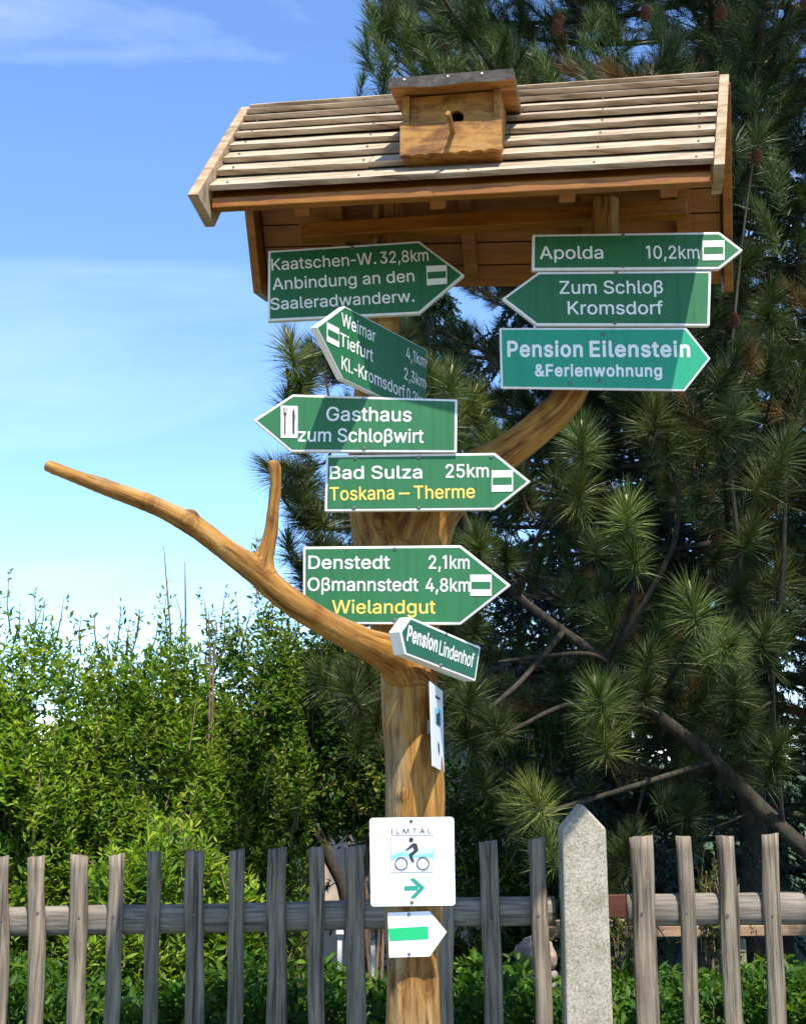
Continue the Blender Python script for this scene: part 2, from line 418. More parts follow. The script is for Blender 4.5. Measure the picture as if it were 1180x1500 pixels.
for (xt, yt, xb, wd) in pick:
    top = P(xt, yt, YF); b1480 = P(xb, 1480, YF)
    d = (b1480 - top)
    bot = top + d * (top.z / -d.z)
    r0 = wd * 0.5 / F * (YF + 0.05)
    n = 26
    pts, rr = [], []
    ph = rng.uniform(0, 9)
    for i in range(n + 1):
        t = i / n
        p = top.lerp(bot, t) + Vector((noise.noise((ph, t * 4.2, 1.7)) * 0.010, noise.noise((ph + 5, t * 3, 0.3)) * 0.004, 0))
        pts.append(p); rr.append(r0 * (1.0 + 0.09 * noise.noise((ph, t * 6, 4)) + 0.06 * t))
    mb = MB(); k = 14
    vs, fs = [], []
    for i, p in enumerate(pts):
        for j in range(k):
            a = 2 * math.pi * j / k
            c, s = math.cos(a), math.sin(a)
            yy = -s * 0.62 if s > 0 else -s * 0.12          # half-round front, flat back
            wob = 1 + 0.07 * noise.noise((ph + c * 1.4, s * 1.4, i * 0.22))
            zt = 0.0
            if i == 0: zt = 0.010 * noise.noise((c * 2 + ph, s * 2, 0)) + c * 0.005 * math.sin(ph)
            vs.append(p + Vector((c * rr[i] * wob, yy * rr[i] * wob, zt)))
    for i in range(n):
        for j in range(k):
            j2 = (j + 1) % k
            fs.append([i * k + j, (i + 1) * k + j, (i + 1) * k + j2, i * k + j2])
    fs.append(list(range(k))); fs.append([n * k + j for j in range(k - 1, -1, -1)])
    mb.add(vs, fs)
    o = mb.build('picket', M['fence'], fence, smooth=False)
    for pl in o.data.polygons: pl.use_smooth = len(pl.vertices) == 4
    if xt < 1160 and xt > 0:
        q = P(xt + (xb - xt) * 0.4 + rng.uniform(-3, 3), 1343 + rng.uniform(-6, 6), YF - r0 * 0.62)
        nb_ = MB(); nb_.sweep([q + Vector((0, 0.004, 0)), q + Vector((0, -0.002, 0))], [0.0055, 0.005], 8); nb_.build('nail', M['screw'], o)
def rail(a, b, h, seed):
    a, b = Vector(a), Vector(b)
    n = 40; mb = MB()
    vs, fs = [], []; k = 14
    for i in range(n + 1):
        t = i / n; p = a.lerp(b, t)
        for j in range(k):
            an = 2 * math.pi * j / k; c, s = math.cos(an), math.sin(an)
            sq = 1.0 / (abs(c) ** 3 + abs(s) ** 3) ** (1 / 3.0)
            wb = 1 + 0.06 * noise.noise((seed + c, s, t * 9)) 
            vs.append(p + Vector((0, c * sq * 0.035 * wb, s * sq * h * 0.5 * wb + 0.004 * noise.noise((seed, t * 5, 2)))))
    for i in range(n):
        for j in range(k):
            j2 = (j + 1) % k
            fs.append([i * k + j, (i + 1) * k + j, (i + 1) * k + j2, i * k + j2])
    fs.append(list(range(k))); fs.append([n * k + j for j in range(k)])
    mb.add(vs, fs)
    mb.build('rail', M['rail'], fence, smooth=True)
YR = YF + 0.045
rail(P(-640, 1364, YR), P(812, 1334, YR), 0.107, 1.0)
rail(P(918, 1332, YR), P(1600, 1329, YR), 0.118, 7.0)
rail(P(-640, 1594, YR), P(850, 1586, YR), 0.107, 3.0)
rail(P(860, 1586, YR), P(1600, 1582, YR), 0.107, 4.0)

# concrete post with a pointed head
Ys = 5.02
pt = [P(853, 1178, Ys), P(887, 1214, Ys), P(897, 1482, Ys), P(829, 1482, Ys), P(823, 1215, Ys)]
dl = pt[3] - pt[4]; dr = pt[2] - pt[1]
bl = pt[4] + dl * (pt[4].z / -dl.z); br = pt[1] + dr * (pt[1].z / -dr.z)
sp = MB(); sp.prism([pt[0], pt[1], br, bl, pt[4]], (0, 0.15, 0))
o = sp.build('concrete_post', M['stone'], None, bevel=0.008, segs=3)
tag(o, 'pale concrete fence post with a pointed head standing in the picket fence', 'fence post')

# ------------------------------------------------------------------ signpost tree: trunk, limbs, branches as one skin
def tube_path(cps, step=0.02):
    """cps: list of (point, radius); Catmull-Rom, resampled"""
    pts = [c[0] for c in cps]; rr = [c[1] for c in cps]
    op, orr = [], []
    n = len(pts)
    for i in range(n - 1):
        p0, p1, p2, p3 = pts[max(i - 1, 0)], pts[i], pts[i + 1], pts[min(i + 2, n - 1)]
        m_ = max(2, int((p2 - p1).length / step))
        for k in range(m_):
            t = k / m_; t2, t3 = t * t, t * t * t
            op.append(0.5 * ((2 * p1) + (p2 - p0) * t + (2 * p0 - 5 * p1 + 4 * p2 - p3) * t2 + (3 * p1 - p0 - 3 * p2 + p3) * t3))
            s = t * t * (3 - 2 * t); orr.append(rr[i] * (1 - s) + rr[i + 1] * s)
    op.append(pts[-1]); orr.append(rr[-1])
    return op, orr

def pc(px, py, Y, rpx):
    return (P(px, py, Y), rpx * Y / F)

main = [pc(606, 1990, 3.92, 46), pc(606, 1700, 3.92, 41), pc(605, 1480, 3.92, 38), pc(604, 1400, 3.92, 38), pc(606, 1280, 3.92, 41), pc(606, 1150, 3.92, 44), pc(601, 1060, 3.92, 41),
        pc(599, 985, 3.92, 42), pc(592, 900, 3.93, 50), pc(588, 840, 3.95, 58)]
left = [pc(592, 900, 3.93, 46), pc(566, 810, 3.97, 44), pc(552, 740, 4.0, 42), pc(545, 660, 4.02, 36), pc(548, 580, 4.03, 31), pc(560, 470, 4.03, 27), pc(567, 380, 4.03, 26), pc(568, 300, 4.03, 26)]
right = [pc(592, 890, 3.93, 46), pc(612, 800, 3.96, 46), pc(640, 740, 3.95, 40), pc(688, 695, 3.93, 33), pc(738, 664, 3.92, 27), pc(792, 622, 3.90, 26), pc(832, 580, 3.88, 25), pc(862, 500, 3.87, 24), pc(880, 400, 3.86, 22), pc(887, 290, 3.85, 21)]
branch = [pc(602, 995, 3.90, 34), pc(575, 962, 3.84, 29), pc(530, 939, 3.73, 22), pc(472, 909, 3.66, 19.5), pc(418, 874, 3.61, 20), pc(375, 837, 3.58, 19), pc(322, 799, 3.55, 15.5), pc(281, 769, 3.53, 16),
          pc(225, 740, 3.50, 13.5), pc(160, 716, 3.47, 12.5), pc(110, 698, 3.45, 10.5), pc(66, 681, 3.43, 10)]
stub = [pc(388, 846, 3.59, 19), pc(386, 822, 3.58, 15), pc(396, 785, 3.57, 12.5), pc(401, 740, 3.56, 10.5), pc(404, 706, 3.55, 9.5), pc(402, 674, 3.54, 9.5)]
tubes = [tube_path(t) for t in (main, left, right, branch, stub)]
mb = MB()
for p, r in tubes:
    rr = [x * (1 + 0.05 * noise.noise((i * 0.13, x * 40, 2.2))) for i, x in enumerate(r)]
    mb.sweep(p, rr, 20)
knots = [(P(590, 1165, 3.85), 0.022), (P(797, 606, 3.87), 0.026), (P(280, 756, 3.52), 0.02), (P(560, 770, 3.91), 0.04)]
for kp, kr in knots:
    bm = bmesh.new(); bmesh.ops.create_icosphere(bm, subdivisions=2, radius=kr)
    mb.add([kp + v.co for v in bm.verts], [[v.index for v in f.verts] for f in bm.faces]); bm.free()
tmp = mb.build('tmp_trunk', None)
md = tmp.modifiers.new('r', 'REMESH'); md.mode = 'VOXEL'; md.voxel_size = 0.0085
md = tmp.modifiers.new('s', 'SMOOTH'); md.iterations = 7; md.factor = 0.5
dg = bpy.context.evaluated_depsgraph_get()
tme = bpy.data.meshes.new_from_object(tmp.evaluated_get(dg))
bpy.data.objects.remove(tmp)
nv = len(tme.vertices)
co = np.empty(nv * 3, np.float32); tme.vertices.foreach_get('co', co); co = co.reshape(-1, 3).astype(np.float64)
nr = np.empty(nv * 3, np.float32); tme.vertices.foreach_get('normal', nr); nr = nr.reshape(-1, 3)
SPt, SA, SB, ST, SL, SR, SI = [], [], [], [], [], [], []
for ti, (p, r) in enumerate(tubes):
    prev = Vector((0.31, -0.87, 0.37)); ln = ti * 3.1
    for i in range(len(p)):
        t = (p[min(i + 1, len(p) - 1)] - p[max(i - 1, 0)]).normalized()
        a = (prev - t * prev.dot(t)).normalized(); bb = t.cross(a); prev = a
        if i: ln += (p[i] - p[i - 1]).length
        SPt.append(p[i]); SA.append(a); SB.append(bb); ST.append(t); SL.append(ln); SR.append(r[i]); SI.append(ti)
SPt, SA, SB, ST = [np.array(x) for x in (SPt, SA, SB, ST)]; SL, SR, SI = np.array(SL), np.array(SR), np.array(SI)
grain = np.zeros((nv, 3)); best = np.zeros(nv, int)
for s in range(0, nv, 4000):
    d = np.linalg.norm(co[s:s + 4000, None, :] - SPt[None], axis=2) / np.maximum(SR[None], 0.02)
    best[s:s + 4000] = d.argmin(1)
dv = co - SPt[best]
grain[:, 0] = (dv * SA[best]).sum(1); grain[:, 1] = (dv * SB[best]).sum(1); grain[:, 2] = SL[best] + (dv * ST[best]).sum(1)
# surface lumps and long flutes
disp = np.array([0.0065 * noise.noise((g0 * 16, g1 * 16, g2 * 3.0)) + 0.0028 * noise.noise((g0 * 45, g1 * 45, g2 * 5 + 7)) for g0, g1, g2 in grain])
co2 = co + nr * disp[:, None]
# what rain and years have washed pale: tops of the leaning limbs, the lower post
wear = 0.34 * np.clip(nr[:, 2] - 0.25, 0, 1) * (SI[best] >= 3) + 0.12 * np.clip((2.0 - co[:, 2]) / 0.5, 0, 1) + 0.10 * (SI[best] == 3) * np.clip((-0.35 - co[:, 0]) / 0.6, 0, 1) - 0.08
wear += 0.14 * np.clip(-nr[:, 0], 0, 1) * (SI[best] == 0)
kpos = np.array([tuple(P(x, y, Y)) for x, y, Y in ((590, 1160, 3.83), (577, 1075, 3.84), (628, 1445, 3.86), (797, 606, 3.85), (536, 785, 3.90), (280, 764, 3.50), (622, 1030, 3.84), (462, 898, 3.63), (222, 736, 3.48), (640, 775, 3.87), (588, 1435, 3.85), (398, 760, 3.55), (742, 668, 3.88))])
kd = np.min(np.linalg.norm((co[:, None, :] - kpos[None]) * np.array([1, 1, 0.8]), axis=2) * (1 + 0.25 * np.sin(np.arange(len(kpos)) * 2.3))[None], axis=1)
tree_root = empty('signpost_tree', (0.03, 3.92, 0))
tag(tree_root, 'peeled forked tree trunk used as a post, one bare branch reaching left', 'signpost')
co2 -= np.array(tree_root.location)
tme.vertices.foreach_set('co', co2.astype(np.float32).ravel())
at = tme.attributes.new('grain', 'FLOAT_VECTOR', 'POINT'); at.data.foreach_set('vector', grain.astype(np.float32).ravel())
at = tme.attributes.new('wear', 'FLOAT', 'POINT'); at.data.foreach_set('value', wear.astype(np.float32))
at = tme.attributes.new('knot', 'FLOAT', 'POINT'); at.data.foreach_set('value', kd.astype(np.float32))
tme.materials.clear(); tme.materials.append(M['trunk'])
tme.polygons.foreach_set('use_smooth', np.ones(len(tme.polygons), bool)); tme.update()
o = bpy.data.objects.new('trunk', tme); COL.objects.link(o); o.parent = tree_root

# ------------------------------------------------------------------ shelter roof
HR, HE = 2.100, 1.600
RL, RR_ = PH(368, 165, HR), PH(1052, 119, HR)
FL, FR = PH(308, 291, HE), PH(1043, 252, HE)
BLp, BRp = PH(395, 421, HE), PH(1057, 413, HE)
roof = empty('shelter_roof', Vector(((RL.x + RR_.x) / 2, (RL.y + RR_.y) / 2, RL.z - 0.5)))
tag(roof, 'small gabled wooden roof of pale weathered boards over the direction signs', 'roof')
uR = (RR_ - RL).normalized()
def slope_frame(EL, ER):
    s = ((EL - RL) + (ER - RR_)) * 0.5
    n = uR.cross(s).normalized()
    if n.z < 0: n = -n
    return s.normalized(), n
def slope_pt(EL, ER, u, t):
    return RL.lerp(RR_, u).lerp(EL.lerp(ER, u), t)
ts = [-0.015, 0.075, 0.165, 0.275, 0.395, 0.525, 0.665, 0.815, 0.975]
def planks(EL, ER, seed):
    s, n = slope_frame(EL, ER)
    mb = MB(); rg = random.Random(seed)
    for i in range(len(ts) - 1):
        t0, t1 = ts[i], ts[i + 1]
        th = 0.032 + rg.uniform(-0.003, 0.003)
        cuts = [0.0] + ([rg.uniform(0.3, 0.75)] if i in (1, 4, 6) else []) + [1.0]
        for c in range(len(cuts) - 1):
            ua, ub = cuts[c] + (0.002 if c else 0), cuts[c + 1]
            m_ = 36; vs, fs = [], []; ph = rg.uniform(0, 50); lift = rg.uniform(0, 0.003)
            for k in range(m_ + 1):
                u = ua + (ub - ua) * k / m_
                wv = 0.0045 * noise.noise((ph, u * 7, i)) + 0.002 * noise.noise((ph, u * 30, i))
                top = slope_pt(EL, ER, u, t0 - 0.03); low = slope_pt(EL, ER, u, t1) + s * wv
                vs += [top + n * 0.004, low + n * (th + lift + 0.002 * noise.noise((ph + 9, u * 9, 0))), low + n * (th + lift - 0.005) + s * 0.001, low + n * (th + lift - 0.018) - s * 0.001, top - n * 0.008]
            for k in range(m_):
                for j in range(5):
                    j2 = (j + 1) % 5
                    fs.append([k * 5 + j, k * 5 + j2, (k + 1) * 5 + j2, (k + 1) * 5 + j])
            fs.append([0, 1, 2, 3, 4][::-1]); fs.append([m_ * 5 + j for j in range(5)])
            mb.add(vs, fs)
    return mb.build('roof_boards', M['roofwood'], roof)
planks(FL, FR, 3); planks(BLp, BRp, 8)
def nails(EL, ER):
    s, n = slope_frame(EL, ER); mb = MB()
    for i in range(len(ts) - 1):
        for u in (0.035, 0.3, 0.52, 0.77, 0.965):
            c = slope_pt(EL, ER, u + 0.004 * math.sin(i * 7 + u * 30), ts[i + 1] - 0.035) + n * 0.029
            mb.sweep([c, c + n * 0.004], [0.0035, 0.003], 7)
    return mb
nails(FL, FR).build('nail', M['screw'], roof)['kind'] = 'stuff'
def sheathing(EL, ER, front):
    s, n = slope_frame(EL, ER)
    a, b_, c, d = [slope_pt(EL, ER, u, t) - n * 0.012 for (u, t) in ((0.004, 0.0), (0.996, 0.0), (0.996, 0.97 if front else 1.0), (0.004, 0.97 if front else 1.0))]
    mb = MB()
    k = 8
    for i in range(k):                                  # boards side by side with thin grooves
        t0, t1 = i / k + 0.004, (i + 1) / k - 0.004
        mb.prism([a.lerp(d, t0), b_.lerp(c, t0), b_.lerp(c, t1), a.lerp(d, t1)], -n * 0.018)
    return mb.build('sheathing', M['orange'], roof)
sheathing(FL, FR, True); sheathing(BLp, BRp, False)
sF, nF = slope_frame(FL, FR); sB, nB = slope_frame(BLp, BRp)
# bargeboards
def barge(R0, E0, s, n, out, hi_r, hi_e, lo, ext, th=0.03):
    top_r = R0 + n * hi_r + out * 0.001; 
    E1 = E0 + s * ext
    top_e = E1 + n * hi_e
    # level cut at the foot
    wv = n * (hi_e + lo)
    cutdir = Vector((n.x, n.y, 0)); 
    low_e = E1 - n * lo
    k = (top_e.z - low_e.z)
    low_e = low_e + (-s) * 0.0
    low_r = R0 - n * lo
    # slide low_e along the slope until it is nearly level with the top corner
    tt = (low_e.z - top_e.z + 0.028) / s.z if abs(s.z) > 1e-6 else 0
    low_e = low_e - s * tt
    mbx = MB(); mbx.prism([top_r, top_e, low_e, low_r], out * th)
    return mbx
oL, oR = -uR, uR
barge(RL, FL, sF, nF, oL, 0.022, 0.06, 0.085, 0.098).build('bargeboard', M['barge'], roof, bevel=0.003)
barge(RR_, FR, sF, nF, oR, 0.022, 0.035, 0.085, 0.03).build('bargeboard', M['barge'], roof, bevel=0.003)
barge(RL, BLp, sB, nB, oL, 0.022, 0.03, 0.12, 0.06).build('bargeboard', M['orange'], roof, bevel=0.003)
barge(RR_, BRp, sB, nB, oR, 0.022, 0.03, 0.06, 0.05).build('bargeboard', M['orange'], roof, bevel=0.003)
# fascia under the front eave
perp = Vector((uR.y, -uR.x, 0)); perp = perp if perp.y < 0 else -perp      # towards the viewer
def beam(a, b_, hgt, dep, name, mat='orange'):
    a, b_ = Vector(a), Vector(b_)
    mbx = MB(); mbx.box(a, b_ - a, (0, 0, hgt), -perp * dep)
    return mbx.build(name, M[mat], roof, bevel=0.003)
e0, e1 = slope_pt(FL, FR, 0.002, 0.985), slope_pt(FL, FR, 0.998, 0.985)
beam(e0 + Vector((0, 0, -0.034)), e1 + Vector((0, 0, -0.034)), 0.032, 0.035, 'fascia')
# rafters
for u in (0.16, 0.44, 0.70, 0.90):
    for (EL, ER, n, s) in ((FL, FR, nF, sF), (BLp, BRp, nB, sB)):
        a = slope_pt(EL, ER, u, 0.03) - n * 0.032; b_ = slope_pt(EL, ER, u, 0.93) - n * 0.032
        mbx = MB(); mbx.box(a, b_ - a, uR * 0.045, -n * 0.06); mbx.build('rafter', M['orange'], roof, bevel=0.002)
# purlins resting on the limbs, wall plates, ridge beam
a, b_ = P(438, 348, 3.98), P(1006, 312, 3.86)
beam(a + Vector((0, 0, 0.0)), b_, 0.05, 0.06, 'purlin')
a, b_ = P(410, 396, 4.25), P(1040, 376, 4.18)
beam(a, b_, 0.05, 0.05, 'purlin')
a, b_ = slope_pt(FL, FR, 0.03, 0.05), slope_pt(FL, FR, 0.97, 0.05)
beam(a + Vector((0, 0, -0.10)), b_ + Vector((0, 0, -0.10)), 0.06, 0.05, 'ridge_beam')

# ------------------------------------------------------------------ birdhouse on the front slope
bh_o = P(586, 231, 3.478)
uB = (Matrix.Rotation(R(-1.0), 3, 'Z') @ Vector((uR.x, uR.y, 0))).normalized(); wB = Vector((-uB.y, uB.x, 0)); zB = Vector((0, 0, 1))   # right, back, up
Wb = 0.293
bird = empty('birdhouse', bh_o + uB * Wb / 2 + wB * 0.05)
tag(bird, 'honey-coloured wooden birdhouse with round hole and perch, fixed on the roof boards', 'birdhouse')
def B(u, v_, z): return bh_o + uB * u + wB * v_ + zB * z
# body (follows the slope at its back), hollow front with a real hole
mb = MB()
sd_ = [(0.022, 0.004), (0.11, 0.004), (0.30, 0.225), (0.30, 0.262), (0.022, 0.204)]
for u0 in (0.004, Wb - 0.024):
    mb.prism([B(u0, a, z) for a, z in sd_], uB * 0.02)
mb.prism([B(0.024, 0.024, 0.004), B(Wb - 0.024, 0.024, 0.004), B(Wb - 0.024, 0.11, 0.004), B(0.024, 0.11, 0.004)], zB * 0.015)
mb.build('body', M['honey'], bird, bevel=0.002)
# upper front with round hole
hc = (0.160, 0.130); hr = 0.0215; kk = 28
mbx = MB(); vs, fs = [], []
lo, hi, l_, r_ = 0.085, 0.203, 0.0245, Wb - 0.0245
def edgept(a):
    c, s = math.cos(a), math.sin(a)
    cand = []
    if c > 1e-9: cand.append((r_ - hc[0]) / c)
    if c < -1e-9: cand.append((l_ - hc[0]) / c)
    if s > 1e-9: cand.append((hi - hc[1]) / s)
    if s < -1e-9: cand.append((lo - hc[1]) / s)
    t = min(cand); return hc[0] + c * t, hc[1] + s * t
angs = sorted([2 * math.pi * i / kk for i in range(kk)] + [math.atan2(y - hc[1], x - hc[0]) % (2 * math.pi) for x in (l_, r_) for y in (lo, hi)])
for d_ in (0.034, 0.048):
    for a in angs:
        vs.append(B(hc[0] + hr * math.cos(a), d_, hc[1] + hr * math.sin(a))); ex, ez = edgept(a); vs.append(B(ex, d_, ez))
na = len(angs)
for i in range(na):
    j = (i + 1) % na
    fs += [[2 * i, 2 * j, 2 * j + 1, 2 * i + 1], [2 * na + 2 * i, 2 * na + 2 * i + 1, 2 * na + 2 * j + 1, 2 * na + 2 * j],
           [2 * i, 2 * na + 2 * i, 2 * na + 2 * j, 2 * j], [2 * i + 1, 2 * j + 1, 2 * na + 2 * j + 1, 2 * na + 2 * i + 1]]
mbx.add(vs, fs); mbx.build('front_panel', M['honey'], bird)
mbx = MB(); mbx.box(B(0.03, 0.11, 0.02), uB * (Wb - 0.06), zB * 0.2, wB * 0.004); mbx.build('hole_shade_sheet', M['black'], bird)  # black sheet behind the hole stands in for the shade inside
# lower front flap, proud, with a waney bottom edge
mbx = MB(); vs, fs = [], []; n_ = 44
for d_ in (-0.004, 0.0185):
    for i in range(n_ + 1):
        t = i / n_; xx = Wb * t
        wv = 0.006 * abs(math.sin(t * math.pi * 7 + 0.6)) ** 0.6 * (1 + 0.5 * noise.noise((t * 9, 3, 1))) + 0.002 * noise.noise((t * 14, 1, 5))
        vs += [B(xx, d_, wv), B(xx, d_, 0.098 + 0.003 * noise.noise((t * 4, 7, 0)))]
q = 2 * (n_ + 1)
for i in range(n_):
    fs += [[2 * i, 2 * i + 2, 2 * i + 3, 2 * i + 1], [q + 2 * i, q + 2 * i + 1, q + 2 * i + 3, q + 2 * i + 2], [2 * i + 1, 2 * i + 3, q + 2 * i + 3, q + 2 * i + 1], [2 * i, q + 2 * i, q + 2 * i + 2, 2 * i + 2]]
fs += [[0, 1, q + 1, q], [2 * n_, q + 2 * n_, q + 2 * n_ + 1, 2 * n_ + 1]]
mbx.add(vs, fs); mbx.build('front_flap', M['honey'], bird)
pb = B(0.152, 0.004, 0.062)
mbx = MB(); mbx.sweep([pb, pb - wB * 0.045 + zB * 0.012, pb - wB * 0.088 + zB * 0.022 - uB * 0.004], [0.0075, 0.0073, 0.0072], 12); mbx.build('perch', M['honey'], bird, smooth=False)
# roof board of the birdhouse: waney front, sloping up to the ridge
mbx = MB(); vs, fs = [], []; n_ = 40
for i in range(n_ + 1):
    t = i / n_; u = -0.026 + (Wb + 0.066) * t
    wv = 0.005 * noise.noise((t * 5, 2.2, 0.5)) + 0.004 * math.sin(t * 13)
    f_, bk = -0.05, 0.335
    zf, zb = 0.197, 0.268
    vs += [B(u, f_, zf + 0.026), B(u, bk, zb + 0.022), B(u, bk, zb), B(u, f_ + 0.03, zf + 0.002), B(u, f_, zf - 0.007 + wv)]
for i in range(n_):
    for j in range(5):
        j2 = (j + 1) % 5
        fs.append([i * 5 + j, i * 5 + j2, (i + 1) * 5 + j2, (i + 1) * 5 + j])
fs += [[0, 1, 2, 3, 4], [n_ * 5 + j for j in (4, 3, 2, 1, 0)]]
mbx.add(vs, fs); o = mbx.build('roof', M['slate'], bird)
o.data.materials.append(M['honey'])
for pl in o.data.polygons:
    if pl.normal.z < -0.5: pl.material_index = 1
mbx = MB()
for t in (0.13, 0.49, 0.77):
    c = B(-0.026 + (Wb + 0.056) * t, -0.05, 0.215); mbx.sweep([c, c - wB * 0.002], [0.0035, 0.003], 8)
mbx.build('nail', M['letter'], bird)['kind'] = 'stuff'

